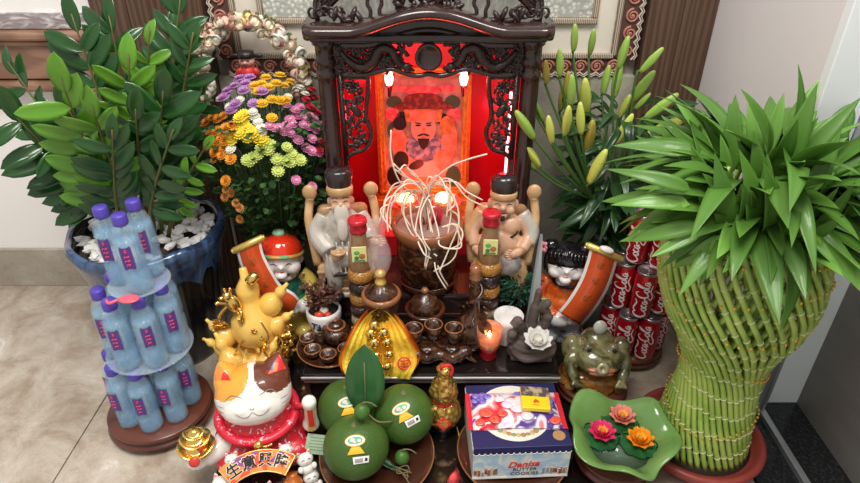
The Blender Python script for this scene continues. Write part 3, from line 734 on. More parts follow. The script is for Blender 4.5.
cl('gold', [(262, 104), (272, 100), (280, 101), (268, 88), (276, 84), (284, 86), (262, 84), (258, 92), (290, 82), (286, 100), (272, 118), (266, 78), (280, 76), (255, 86)], 1.05)
cl('violet', [(244, 91), (254, 104), (236, 104), (228, 91), (235, 86), (246, 84), (240, 79), (250, 78), (224, 98), (262, 92), (232, 110)], 1.1)
cl('pink', [(286, 105), (295, 110), (300, 107), (305, 119), (310, 116), (297, 116), (308, 127), (314, 119), (320, 125), (312, 139), (306, 148), (311, 151), (318, 152), (280, 128), (286, 126), (275, 128), (284, 132), (290, 133), (298, 140), (303, 125), (292, 124), (315, 130), (322, 117), (296, 180), (312, 187), (270, 126), (290, 120)], .95)
cl('white', [(221, 99), (230, 107), (255, 117), (258, 122), (261, 128), (231, 149), (288, 97), (300, 88), (262, 132), (305, 94), (240, 100), (253, 112)], .9)
cl('lime', [(265, 142), (262, 148), (268, 150), (258, 155), (253, 158), (247, 160), (277, 159), (286, 161), (292, 154), (290, 162), (270, 145), (278, 171), (287, 147), (300, 160), (250, 162)], 1.05)
cl('red', [(306, 100), (310, 107), (314, 98), (318, 104), (320, 140), (312, 90), (322, 98), (319, 150), (324, 110), (316, 112), (308, 96), (322, 133)], .9)
hs = B()
for nm, px, py, sc in spots:
    # the heads sit on a dome; find the dome point on the sight line from head height
    best = None
    for Y in [1.20+.01*i for i in range(30)]:
        p = aty(px, py, Y); q = ((p.x-CX.x)/.165)**2+((Y-CX.y)/.17)**2+((p.z-.49)/.21)**2
        if q < 1: best = p; break
        if best is None or q < bq: best = p; bq = q
    if nm == 'violet' or nm == 'gold' or py < 100: pass
    p = best-CX; d = (V((p.x*1.2, p.y*1.0-.03, (p.z-.42)*1.1+.05))).normalized()
    Mm = Mx.Translation(p) @ d.to_track_quat('Z', 'Y').to_matrix().to_4x4() @ Mx.Scale(1.12*sc*rr.uniform(.88, 1.08), 4)
    o = link('blossom', mums[nm][0], t, Mm); link('centre', mums[nm][1], o)
    hs.tube(bez([V((p.x*.25, p.y*.25, .27)), V((p.x*.6, p.y*.6, .27+(p.z-.27)*.5)), p-d*.003], 3), .0011, 4)
part('stems', hs, P('mum_stem', (.07, .13, .04), .6), t)['kind'] = 'stuff'

# ---------------------------------------------------------------- arch garland of cream roses on a wire stand
GC = aty(252, 76, 1.485)
t = thing('flower_garland', 'arched garland of cream and pale pink roses standing behind the chrysanthemums', 'garland', (GC.x, 1.487, .0))
gz = GC.z
def garc(a): return V((.122*cos(a), 0, gz+.13*sin(a)))
b = B(); b.tube([(-.122, 0, .0)]+[garc(pi-a*pi/16) for a in range(17)]+[(.122, 0, .0)], .004, 7)
b.tube([(.122*cos(k*pi/10), .0, .0035) for k in range(11)], .0035, 6)
part('wire_frame', b, P('white_wire', (.75, .72, .68), .4), t)
def rose(mn, c):
    b = B(); b.ell((0, 0, 0), (.009, .009, .009), n=10, m=7)
    for k in range(7):
        a = k*2.4; b.grid(lambda u, v, a=a, k=k: ((.0095+.0012*(k % 3))*cos(a+(u-.5)*1.9)*sin(.5+v*1.5), (.0095+.0012*(k % 3))*sin(a+(u-.5)*1.9)*sin(.5+v*1.5), -.006+.017*v-.002*(2*u-1)**2), 5, 3)
    return b.mesh('rose', P(mn, c, .6))
rs = [rose('rose_cream', (.85, .76, .60)), rose('rose_white', (.88, .84, .76)), rose('rose_pink', (.80, .50, .42)), rose('rose_lemon', (.80, .72, .30))]
berry = B().ell((0, 0, 0), .0042, n=8, m=6).mesh('berry', P('garland_berry', (.45, .05, .06), .3))
rr = random.Random(8)
for k in range(46):
    a = pi*1.12-(k+.5)/46*pi*1.24
    for j in range(3):
        p = garc(a); o_ = V((cos(a), 0, sin(a)))*rr.uniform(-.015, .015)+V((0, rr.uniform(-.022, .004), 0))
        m_ = rs[rr.choice((0, 0, 0, 1, 1, 2, 3))]
        if m_ in (rs[3],) and not (-.6 < a < .5 or 1 < a < 1.7): m_ = rs[0]
        dd = V((rr.uniform(-.7, .7)+cos(a)*.5, -1, rr.uniform(-.3, .9)))
        link('rose', m_, t, Mx.Translation(p+o_) @ dd.to_track_quat('Z', 'Y').to_matrix().to_4x4() @ Mx.Scale(rr.uniform(1.0, 1.4), 4))
    if k % 3 == 0: link('berry', berry, t, Mx.Translation(garc(a)+V((rr.uniform(-.01, .01), -.028, rr.uniform(-.012, .012)))))
b = B(); rr = random.Random(9)
for k in range(160):
    a = pi*1.1-rr.random()*pi*1.2; smallleaf(b, garc(a)+V((0, .002, 0)), V((cos(a)+rr.uniform(-1, 1), rr.uniform(-.6, .3), sin(a)+rr.uniform(-1, 1))), .028, .012)
part('foliage', b, P('garland_leaf', (.16, .20, .08), .6), t)['kind'] = 'stuff'

# ---------------------------------------------------------------- little red toy with a black hat on a stick
p = aty(249, 75, 1.452)
t = thing('toy_figure', 'tiny smiling toy figure in red robe and black winged hat behind the chrysanthemums', 'toy', (p.x, 1.452, 0))
M_skinp = P('toy_skin', (.85, .45, .34), .4); M_redp = P('toy_red', (.55, .03, .03), .4); M_bk = P('toy_black', (.02, .015, .015), .35)
zt = p.z
part('stick', B().tube([(0, .0, .0), (0, 0, zt-.01)], .003, 6), P('bamboo_stick', (.55, .42, .25), .6), t)
part('body', B().lathe([(0, -.012), (.019, -.010), (.021, .0), (.017, .016), (.010, .022), (0, .024)], 16, (0, 0, zt)).ell((-.02, -.004, zt+.008), (.009, .008, .012), (0, .5, 0)).ell((.02, -.004, zt+.008), (.009, .008, .012), (0, -.5, 0)), M_redp, t)
h = part('head', B().ell((0, 0, zt+.035), (.019, .017, .016)).ell((0, -.017, zt+.033), (.003, .003, .003)), M_skinp, t)
part('face', B().tube([(-.010, -.0155, zt+.037), (-.007, -.017, zt+.039), (-.004, -.0165, zt+.037)], .0009, 5).tube([(.010, -.0155, zt+.037), (.007, -.017, zt+.039), (.004, -.0165, zt+.037)], .0009, 5).tube([(-.006, -.0165, zt+.029), (0, -.018, zt+.027), (.006, -.0165, zt+.029)], .001, 5), M_bk, h)
part('hat', B().lathe([(0, .0), (.0205, 0), (.021, .006), (.018, .014), (.0, .017)], 18, (0, 0, zt+.043)).ell((-.028, 0, zt+.046), (.013, .003, .005)).ell((.028, 0, zt+.046), (.013, .003, .005)), M_bk, t)
part('trim', B().ell((0, -.0195, zt+.002), (.007, .003, .006)), P('toy_blue', (.15, .2, .5), .4), t)
# ================================================================ BECKONING CAT
def paint(me, mats, fn):
    me.materials.clear()
    for m in mats: me.materials.append(m)
    for p in me.polygons:
        p.material_index = fn(p.center, p.normal); p.use_smooth = True
    return me
M_wce = P('white_ceramic', (.86, .83, .78), .18, coat=.4)
M_or = P('cat_orange', (.86, .38, .05), .2, coat=.4); M_br = P('cat_brown', (.16, .05, .03), .2, coat=.4)
M_kim = P('cat_robe_red', (.62, .02, .035), .3, c2=(.80, .55, .60), sc=85, ramp=(.60, .64), dist=1, coat=.3)
M_gld = P('gold_metal', (.90, .60, .18), .18, .95)
M_gldm = P('gold_paint', (.83, .58, .16), .3, .6)
M_line = P('painted_line', (.30, .22, .22), .5); M_blk3 = P('painted_black', (.02, .015, .02), .4)
M_ear = P('cat_ear_pattern', (.75, .03, .04), .35, c2=(.85, .25, .05), c3=(.12, .22, .60), ramp=(.0, .40, .82), sc=70, kind='vcell')
ct = thing('beckoning_cat', 'large white beckoning cat figurine in red flowered robe holding gold ingots', 'figurine', (-.360, .885, LZ), .24)
b = B(); b.ell((0, .0, .035), (.100, .078, .058), n=24, m=14); b.ell((0, .0, .085), (.078, .064, .05), n=20, m=12); b.ell((-.055, -.045, .022), (.042, .04, .03)); b.ell((.06, -.045, .022), (.042, .04, .03)); b.box((0, 0, .003), (.14, .10, .006))
part('body', fuse(b, .0035, 6, base=True), M_kim, ct)
hb = B(); hb.ell((0, 0, 0), (.077, .062, .064), n=28, m=18); hb.ell((0, -.018, -.018), (.066, .050, .040), n=20, m=12); hb.ell((-.018, -.054, -.016), (.020, .014, .012)); hb.ell((.018, -.054, -.016), (.020, .014, .012)); hb.ell((0, -.058, -.006), (.008, .008, .006))
for s_ in (-1, 1): hb.lathe([(0, -.03), (.036, -.03), (.030, -.008), (.021, .008), (.011, .020), (.004, .026), (0, .027)], 14, (s_*.050, .004, .050), (.1, s_*.30, 0))
hm = fuse(hb, .0026, 5)
def hp(c, n):
    e1 = ((c.x+.055)/.050)**2+((c.z-.050)/.042)**2; e2 = ((c.x-.053)/.042)**2+((c.z-.048)/.038)**2
    if e2 < 1.15: return 2
    if e1 < 1.15: return 1
    return 0
paint(hm, [M_wce, M_or, M_br], hp)
HM = Mx.Translation((0, -.004, .158)) @ Mx.Rotation(-.50, 4, 'X')
hd = link('head', hm, ct, HM)
b = B(); b.add([], [])
def onhead(x, z, off=.0006):
    # front surface of the fused head, found by casting a ray
    return None
from mathutils.bvhtree import BVHTree
def caster(me):
    t_ = BVHTree.FromPolygons([v.co.copy() for v in me.vertices], [tuple(p.vertices) for p in me.polygons])
    def f(x, z, off=.0005, y0=-.5):
        h = t_.ray_cast(V((x, y0, z)), V((0, 1, 0)))
        return (h[0]+h[1]*off, h[1]) if h[0] is not None else (V((x, 0, z)), V((0, -1, 0)))
    return f
oh = caster(hm)
def stroke(b, cast, pts, rad, n=5, k=6, mi=None, ends=.4):
    pp = bez([(x, 0, z) for x, z in pts], k); q = [cast(p.x, p.z)[0] for p in pp]; N = len(q)
    b.tube(q, [rad*(ends+(1-ends)*sin(pi*i/(N-1))) for i in range(N)], n, mi)
b = B()
for s_ in (-1, 1):
    stroke(b, oh, [(s_*.050, .006), (s_*.036, .016), (s_*.016, .010)], .0011)
    for k in range(3): stroke(b, oh, [(s_*.054, -.008-.009*k), (s_*.068, -.006-.011*k)], .0006)
    stroke(b, oh, [(0, -.018), (s_*.010, -.027), (s_*.022, -.026), (s_*.031, -.018)], .0010)
b.tube([oh(-.004, -.012)[0], oh(0, -.014)[0], oh(.004, -.012)[0]], .001, 5)
part('painted_face', b, M_line, hd, 'thin closed smiling eyes and mouth')
for s_ in (-1, 1):
    b = B(); cx = s_*.052; N = 7; vs = []; fs = []
    tri = [(cx-.017, .042), (cx+.017, .042), (cx+s_*.008, .072)]
    for i in range(N+1):
        for j in range(N+1-i):
            u, w = i/N, j/N; x = tri[0][0]*(1-u-w)+tri[1][0]*u+tri[2][0]*w; z = tri[0][1]*(1-u-w)+tri[1][1]*u+tri[2][1]*w
            vs.append(oh(x, z, .0007)[0])
    idx = {}; k = 0
    for i in range(N+1):
        for j in range(N+1-i): idx[i, j] = k; k += 1
    for i in range(N):
        for j in range(N-i):
            fs.append((idx[i, j], idx[i+1, j], idx[i, j+1]))
            if j < N-i-1: fs.append((idx[i+1, j], idx[i+1, j+1], idx[i, j+1]))
    b.add(vs, fs); part('ear_pattern', b, M_ear, hd, 'colourful flowered inner ear')
# collar, bell
b = B(); b.tube([(.078*cos(a), -.006+.064*sin(a)-.0, .108-.020*(-sin(a))) for a in [2*pi*k/32 for k in range(32)]], .010, 10, flat=.8, closed=True)
part('collar', b, P('collar_red', (.70, .02, .05), .3, c2=(.85, .5, .55), sc=110, ramp=(.62, .66)), ct)
b = B(); b.ell((0, -.084, .094), (.010, .009, .010)); b.tube(bez([(.0, -.085, .088), (-.012, -.088, .078), (-.022, -.088, .074)], 4), .0035, 6); b.tube(bez([(.0, -.085, .088), (.016, -.084, .086), (.026, -.080, .086)], 4), .0035, 6)
part('bell', b, M_gld, ct)
# raised swinging arm
b = B(); b.tube(bez([(.104, -.03, .065), (.106, -.034, .085), (.107, -.038, .12), (.107, -.042, .142), (.107, -.044, .158)], 5), [.017, .018, .018, .017, .016, .0145, .0135, .013, .013, .013, .013, .013, .0135, .014, .0145, .015, .015, .0145, .013, .010, .004], 14)
arm = part('raised_arm', b, M_wce, ct)
Ma = Mx.Translation((.1065, -.0535, .108)) @ Mx.Rotation(-.12, 4, 'X')
part('arm_badge', B().rbox((0, 0, 0), (.017, .004, .060), .0015, mi=0).rbox((0, -.002, .004), (.011, .004, .044), .001, mi=1), [M_gldm, P('badge_red', (.55, .02, .02), .35)], arm, 'gold framed red badge', M=Ma)
part('arm_joint', B().tube([(.075, -.02, .118), (.10, -.035, .13)], .006, 8), M_kim, ct)
# left paw with the gold ingots
b = B(); b.tube(bez([(-.06, -.02, .06), (-.09, -.038, .052), (-.125, -.05, .050)], 6), [.026]*4+[.024]*6+[.022]*2+[.018], 12); b.ell((-.125, -.05, .050), (.027, .024, .020))
part('paw', b, M_wce, ct)
def ingot(b, c, r, h, rot=(0, 0, 0)):
    def fn(a, i, rr_, z): e = abs(cos(a))**2; return (rr_*(1+.18*e), z+(.35*h*e if i in (3, 4, 5) else 0))
    b.lathe([(0, 0), (r*.55, 0), (r*.8, h*.25), (r, h*.6), (r*.98, h*.68), (r*.75, h*.55), (r*.55, h*.60), (r*.45, h*.95), (r*.2, h*1.15), (0, h*1.2)], 28, c, rot, fn=fn)
b = B(); ingot(b, (-.122, -.05, .066), .032, .026); ingot(b, (-.120, -.048, .090), .026, .022); ingot(b, (-.120, -.046, .108), .018, .017)
ig = part('gold_ingots', b, M_gld, ct, 'stack of shiny gold ingots')
b = B()
for c, r_ in (((-.124, -.088, .080), .011), ((-.110, -.074, .101), .0075)): b.lathe([(0, 0), (r_*.95, 0), (r_*.85, .0015), (0, .002)], 18, V(c)+V((0, .004, 0)), (1.0, 0, 0))
part('seal', b, P('seal_red', (.60, .05, .03), .35), ig)
# fan with the four characters, little cats around it
Mf = Mx.Translation((-.004, -.112, .074)) @ Mx.Rotation(.75, 4, 'X')
b = B(); ol = []
for k in range(13): a = pi*.5+(.62-1.24*k/12); ol.append((.125*cos(a), .125*sin(a)-.10))
for k in range(13): a = pi*.5-(.62-1.24*k/12); ol.append((.085*cos(a), .085*sin(a)-.10))
b.prism(ol, .006, Mf)
M_fan = P('fan_paper', (.80, .09, .03), .35, c2=(.85, .28, .06), c3=(.30, .08, .30), ramp=(.0, .45, .85), sc=55, kind='vcell')
fan = part('fan', b, M_fan, ct, 'red and orange fan shaped sign with four black characters')
b = B(); b.tube([Mf @ V((x*1.0, y, .005)) for x, y in ol], .0016, 5, closed=True); part('fan_rim', b, M_gldm, fan)
b = B(); b2 = B()
for k, ch in enumerate('生意興隆'):
    a = .44-.293*k; x, y = -.105*sin(a), .105*cos(a)-.10
    Mt = Mf @ Mx.Translation((x, y, .0068)) @ Mx.Rotation(a, 4, 'Z')
    b2.text(ch, .0285, Mt, ext=.0003, bold=.055); b.text(ch, .0275, Mt @ Mx.Translation((0, 0, .0009)), ext=.0003, bold=.02)
part('fan_lettering', b2, P('letter_cream', (.9, .8, .6), .4), fan); part('fan_lettering', b, M_blk3, fan, 'black characters')
def minicat(x, y, z, s_, rz=0, lean=-.5):
    M0 = Mx.Translation((x, y, z)) @ Mx.Rotation(rz, 4, 'Z') @ Mx.Rotation(lean, 4, 'X') @ Mx.Scale(s_, 4)
    b = B(); b.M = M0
    b.ell((0, 0, 0), (.017, .013, .0135), n=14, m=9); b.ell((0, .004, -.02), (.015, .012, .014), n=12, m=8)
    for k in (-1, 1): b.lathe([(0, -.004), (.006, -.004), (.003, .004), (0, .007)], 8, (k*.010, 0, .012), (0, k*.3, 0)); b.ell((k*.014, -.006, -.016), (.006, .006, .007), n=8, m=6)
    mc = part('small_cat', b, M_wce, ct)
    b = B(); b.M = M0
    for k in (-1, 1): b.tube([(k*.009, -.0115, .002), (k*.006, -.0125, .004), (k*.003, -.0125, .002)], .0007, 4, mi=0); b.ell((k*.0105, -.003, .0145), (.003, .002, .003), n=6, m=4, mi=1)
    b.ell((0, -.0135, -.002), (.0012, .001, .001), n=6, m=4, mi=1)
    part('painted_face', b, [M_blk3, P('cat_pink', (.85, .25, .3), .4)], mc)
for a_ in ((-.052, -.098, .083, .85, 0), (.050, -.096, .080, .85, 0), (-.078, -.115, .040, 1.15, -.3), (.085, -.105, .052, 1.0, .25), (.0, -.135, .018, 1.1, 0), (.092, -.118, .012, 1.0, .2)): minicat(*a_)
b = B(); b.M = Mx.Translation((.056, -.132, .012)) @ Mx.Rotation(-.5, 4, 'X'); b.lathe([(0, -.02), (.015, -.016), (.021, 0), (.018, .014), (.011, .022), (.012, .027), (0, .028)], 18)
part('gold_sack', b, P('sack_orange', (.80, .33, .03), .3, c2=(.45, .12, .02), sc=110, kind='voronoi', ramp=(.2, .3)), ct)
b = B(); b.M = Mx.Translation((-.050, -.128, .018)) @ Mx.Rotation(.5, 4, 'Y') @ Mx.Rotation(-.5, 4, 'X'); b.rbox((0, 0, 0), (.014, .008, .040), .003, mi=0); b.rbox((0, -.002, .013), (.0145, .008, .010), .002, mi=1); b.rbox((0, -.002, -.006), (.0145, .008, .008), .002, mi=2)
part('scroll_charm', b, [P('charm_violet', (.30, .05, .25), .3), P('charm_yellow', (.9, .62, .08), .3), P('charm_blue', (.05, .08, .35), .3)], ct)

# ================================================================ GOLDEN GOURD ORNAMENT
M_ye = P('yellow_enamel', (.88, .52, .10), .2, c2=(.92, .60, .14), sc=20, coat=.4)
GP = at(266, 364, .056)
t = thing('gourd_ornament', 'yellow enamel cluster of gourds with gold leaves and vines on a black stand', 'ornament', (GP.x-.012, GP.y, LZ), .1); t.scale = (.92, .92, .97)
b = B(); b.lathe([(0, 0), (.080, 0), (.086, .006), (.080, .014), (.084, .020), (.078, .026), (0, .026)], 32); part('wooden_foot', b, M_blk2, t)
z0 = .026
b = B(); b.lathe([(0, 0), (.078, 0), (.083, .005), (.082, .022), (.077, .028), (0, .03)], 36, (0, 0, z0), fn=lambda a, i, r, z: (r*(1+.01*sin(a*9)), z)); part('gold_rim', b, M_gldm, t)
b = B(); gb = lambda s_, c, rot: b.lathe([(0, -.05*s_), (.03*s_, -.046*s_), (.05*s_, -.028*s_), (.056*s_, 0), (.05*s_, .026*s_), (.034*s_, .045*s_), (.024*s_, .058*s_), (.022*s_, .068*s_), (.026*s_, .080*s_), (.026*s_, .094*s_), (.018*s_, .106*s_), (.010*s_, .118*s_), (.008*s_, .14*s_), (0, .142*s_)], 26, c, rot)
b.lathe([(0, 0), (.075, 0), (.080, .012), (.074, .030), (.050, .044), (0, .048)], 32, (0, 0, z0+.02))
part('base_mound', b, M_ye, t)
for s_, c, rot in ((1.12, (.006, -.004, .150), (-.12, -.06, 0)), (.62, (-.060, -.050, .074), (-.2, -.35, 0)), (.50, (-.070, -.015, .125), (0, -.6, 0)), (.42, (-.078, -.030, .10), (0, -.9, 0)), (.55, (.052, .0, .205), (0, .7, 0)), (.45, (.060, -.02, .155), (0, .9, 0)), (.5, (.03, -.06, .075), (-.3, .5, 0)), (.42, (.0, .04, .18), (.6, 0, 0))):
    b = B(); gb(s_, c, rot); part('gourd', b, M_ye, t)
b = B(); b.lathe([(0, 0), (.011, 0), (.013, .012), (.012, .026), (.006, .032), (0, .033)], 14, (.012, -.020, .285), (-.3, .9, 0)); part('stopper', b, M_gld, t, 'shiny gold stopper')
b = B(); rr = random.Random(2)
# climbing beast of gold on the left, vines, leaves, coins
b.ell((-.030, -.03, .235), (.018, .014, .026), (0, -.4, 0)); b.ell((-.040, -.036, .262), (.013, .013, .012)); b.ell((-.052, -.044, .262), (.007, .006, .005))
for k in (-1, 1): b.ell((-.038+.007*k, -.030, .275), (.004, .003, .006)); b.tube(bez([(-.04, -.03, .235), (-.062, -.036, .230+.014*k), (-.070, -.040, .222+.02*k)], 4), .005, 6); b.tube(bez([(-.022, -.03, .225), (-.010, -.05, .21+.01*k), (-.016, -.055, .195)], 4), .005, 6)
b.tube(bez([(-.02, -.03, .22), (-.022, -.045, .19), (-.012, -.055, .16), (-.03, -.065, .13), (-.045, -.06, .105)], 6), .003, 6)
b.tube(bez([(.03, -.045, .19), (.045, -.055, .15), (.03, -.068, .12), (.045, -.075, .09), (.03, -.085, .065), (.055, -.075, .05)], 6), .0032, 6)
b.tube(bez([(.05, -.03, .14), (.075, -.04, .12), (.070, -.055, .09), (.085, -.04, .065)], 6), .003, 6)
for k in range(46):
    a = rr.uniform(-2.2, 0); z = rr.uniform(.05, .13); q = .075 if z < .09 else .062; p = V((q*cos(a), q*sin(a), z))
    if k > 12: a = rr.uniform(-1.1, .1); z = rr.uniform(.045, .15); q = .086-.12*max(0, z-.08); p = V((q*cos(a), q*sin(a), z))
    smallleaf(b, p, V((cos(a)*.6+rr.uniform(-1, 1), sin(a)*.6+rr.uniform(-1, 1), rr.uniform(-.6, .9))), rr.uniform(.016, .028), rr.uniform(.012, .018))
for k in range(9):
    a = pi+.2+rr.uniform(-.6, .6); smallleaf(b, V((-.055, -.02, .165)), V((cos(a), rr.uniform(-.5, .2), rr.uniform(-.35, .6))), .042, .015)
for x, z in ((.015, .175), (.028, .150), (-.008, .148)): 
    for k in range(5): b.ell((x+.005*cos(k*1.256), -.066+.3*abs(x-.01), z+.005*sin(k*1.256)), (.0034, .002, .0034), n=7, m=5)
part('gold_vines', b, M_gld, t, 'gold leaves, vines and small climbing beast')

# ================================================================ PORCELAIN CHILDREN WITH SCROLLS
M_por = P('porcelain', (.86, .82, .80), .12, coat=.5, sss=.0)
def arm(b, pts, r0, r1, n=10):
    p = bez(pts, 6); N = len(p); b.tube(p, [r0+(r1-r0)*i/(N-1) for i in range(N)], n)
def hand(b, p, d, s_=1):
    """mitten palm with five separate fingers"""
    p = V(p); d = V(d).normalized(); sd = d.cross(V((0, -1, .2))).normalized(); nn = sd.cross(d)
    b.ell(p, (.010*s_, .010*s_, .010*s_), n=10, m=7)
    for k in range(4):
        q = p+sd*(.0052*s_*(k-1.5)); L = (.013, .016, .015, .011)[k]*s_
        b.tube([q+d*.004*s_, q+d*(.006*s_+L*.6)+nn*.001, q+d*(.005*s_+L)-nn*.004*s_], [.0033*s_, .003*s_, .0024*s_], 7)
    b.tube([p-sd*.007*s_, p-sd*.014*s_+d*.006*s_, p-sd*.013*s_+d*.013*s_], [.0036*s_, .0032*s_, .0025*s_], 7)
def scroll_part(t, pts, wv, w, name='scroll'):
    """banner that follows pts with its width along wv (list), white edged, gold roller on top"""
    pts = bez(pts, 8); N = len(pts); wv = [V(a).normalized() for a in wv]
    def W(i): f = i/(N-1)*(len(wv)-1); k = min(int(f), len(wv)-2); return (wv[k].lerp(wv[k+1], f-k)).normalized()
    def strip(b, a0, a1, off, mi=0):
        vs = []; fs = []
        for i in range(N):
            tn = (pts[min(i+1, N-1)]-pts[max(i-1, 0)]).normalized(); nn = W(i).cross(tn).normalized()
            if nn.y > 0: nn = -nn
            for s_ in (off, -.0015): 
                vs += [pts[i]+W(i)*w*a0+nn*s_, pts[i]+W(i)*w*a1+nn*s_]
        for i in range(N-1):
            k = i*4; j = k+4; fs += [(k, k+1, j+1, j), (k+2, j+2, j+3, k+3), (k, j, j+2, k+2), (k+1, k+3, j+3, j+1)]
        fs += [(0, 2, 3, 1), (N*4-4, N*4-3, N*4-1, N*4-2)]
        b.add(vs, fs, True, mi)
    b = B(); strip(b, -.5, .5, .0015); sc = part(name, b, M_por, t)
    b = B(); strip(b, -.40, .40, .0026); part('scroll_face', b, P('scroll_vermilion', (.68, .085, .02), .25, c2=(.50, .10, .02), sc=60, ramp=(.5, .68), dist=2, coat=.4), sc, 'vermilion painted face of the scroll')
    m = (N-1)
    for f, ch in ((.22, 0), (.45, 1), (.68, 2)):
        i = int(m*f); c = pts[i]; u = W(i); tn = (pts[i+1]-pts[i]).normalized(); nn = u.cross(tn).normalized(); nn = nn if nn.y < 0 else -nn
        c = c+nn*.0034; b = B()
        for k in (-1, 0, 1): b.tube([c+tn*k*.006-u*.008, c+tn*k*.006+u*.008], .0010, 5)
        b.tube([c-tn*.010, c+tn*.010], .0010, 5); b.tube([c-u*.006-tn*.006, c-u*.006+tn*.006], .0009, 5)
        part('scroll_character', b, P('scroll_ochre', (.42, .13, .02), .3), sc)
    u = W(0); c = pts[0]; b = B(); b.tube([c-u*w*.62, c-u*w*.60, c+u*w*.60, c+u*w*.62], [.006, .0085, .0085, .006], 14); b.tube([c-u*w*.68, c-u*w*.60], .006, 10); b.tube([c+u*w*.68, c+u*w*.6], .006, 10)
    part('scroll_roller', b, M_gldm, sc, 'gold roller'); 
    return sc
# boy
BP = at(277, 322, LZ); BP.y = 1.28
t = thing('boy_figurine', 'porcelain boy figurine in red cap and teal vest holding a vermilion scroll', 'figurine', (BP.x+.046, BP.y-.005, LZ), .25)
M_yel = P('porcelain_yellow', (.80, .62, .12), .15, c2=(.55, .25, .05), sc=38, ramp=(.62, .68), coat=.5); M_teal = P('porcelain_teal', (.02, .14, .13), .15, c2=(.02, .22, .12), sc=50, ramp=(.5, .6), coat=.5)
b = B(); b.ell((0, .0, .055), (.062, .055, .062), n=22, m=14); b.ell((-.032, -.03, .022), (.030, .040, .024)); b.ell((.034, -.03, .022), (.030, .040, .024)); b.box((0, 0, .006), (.10, .09, .012))
part('trousers', fuse(b, .003, 5, base=True), M_yel, t)
b = B(); b.ell((0, 0, .145), (.052, .044, .060), n=20, m=12); b.ell((0, 0, .185), (.038, .034, .026)); b.ell((0, 0, .11), (.058, .050, .03))
part('vest', fuse(b, .003, 5), M_teal, t)
b = B(); b.tube([(.037*cos(a), -.004+.035*sin(a), .196+.006*sin(a)) for a in [2*pi*k/24 for k in range(24)]], .0065, 8, closed=True); part('collar', b, P('bead_collar', (.55, .05, .04), .3, c2=(.85, .7, .6), sc=120, kind='voronoi', ramp=(.2, .35)), t)
b = B(); arm(b, [(.044, 0, .178), (.068, -.012, .150), (.062, -.036, .120), (.040, -.055, .112)], .020, .017); part('sleeve', b, M_yel, t, 'yellow sleeve'); b = B(); arm(b, [(-.044, 0, .178), (-.070, -.012, .185), (-.080, -.035, .205)], .020, .016); part('sleeve', b, M_yel, t)
b = B(); b.ell((.040, -.058, .113), (.022, .018, .020)); hand(b, (.018, -.070, .112), (-1, -.1, .0), 1.0); part('hand', b, M_por, t, 'white cuff and hand'); b = B(); hand(b, (-.070, -.048, .222), (.1, -.2, 1), 1.0); part('hand', b, M_por, t)
b = B(); b.ell((0, 0, 0), (.050, .047, .047), n=26, m=18); b.ell((-.028, -.022, -.016), (.022, .022, .020)); b.ell((.028, -.022, -.016), (.022, .022, .020)); b.ell((0, -.046, -.010), (.006, .006, .005)); b.ell((0, -.034, -.036), (.016, .014, .010)); b.ell((.05, .004, -.008), (.008, .008, .013)); b.ell((-.05, .004, -.008), (.008, .008, .013)); b.lathe([(0, -.06), (.02, -.06), (.022, -.03), (0, -.03)], 14)
bh = fuse(b, .0025, 4); HMb = Mx.Translation((0, -.010, .240)) @ Mx.Rotation(-.12, 4, 'X') @ Mx.Rotation(.12, 4, 'Y')
hd = part('head', bh, M_por, t, M=HMb)
def face(hd, cast, brow=.012, smile=.010):
    b = B()
    for s_ in (-1, 1): stroke(b, cast, [(s_*.026, -.003), (s_*.018, .001), (s_*.009, -.004)], .0013); stroke(b, cast, [(s_*.028, brow-.002), (s_*.018, brow+.003), (s_*.009, brow)], .0011)
    part('painted_eyes', b, M_blk3, hd)
    b = B(); stroke(b, cast, [(-.008, -.0235), (0, -.026), (.008, -.0235)], .0017); part('lips', b, P('lip_red', (.65, .06, .06), .3), hd)
face(hd, caster(bh))
b = B(); b.lathe([(.053, -.006), (.055, .0), (.054, .014), (.048, .030), (.036, .043), (.018, .050), (0, .052)], 30, (0, .003, .010), (-.18, 0, 0)); part('cap', b, P('cap_red', (.70, .035, .01), .12, coat=.6), hd, 'glossy red skull cap')
b = B(); b.tube([(.054*cos(a), .054*sin(a)+.004, .010-.010*sin(a)) for a in [2*pi*k/30 for k in range(30)]], .0055, 8, closed=True); part('cap_band', b, P('cap_band', (.62, .30, .06), .3, c2=(.15, .40, .18), sc=45, ramp=(.5, .56)), hd)
part('cap_knob', B().lathe([(0, 0), (.014, .0), (.016, .005), (.012, .011), (0, .013)], 16, (-.004, .002, .060)), P('jade_knob', (.35, .65, .42), .25), hd, 'jade green knob')
scroll_part(t, [(-.066, -.062, .318), (-.062, -.070, .275), (-.046, -.080, .225), (-.030, -.082, .185), (.0, -.086, .155), (.016, -.084, .13)], [(.93, 0, .35), (.85, 0, .5), (.75, 0, .65), (.5, 0, .85)], .062)
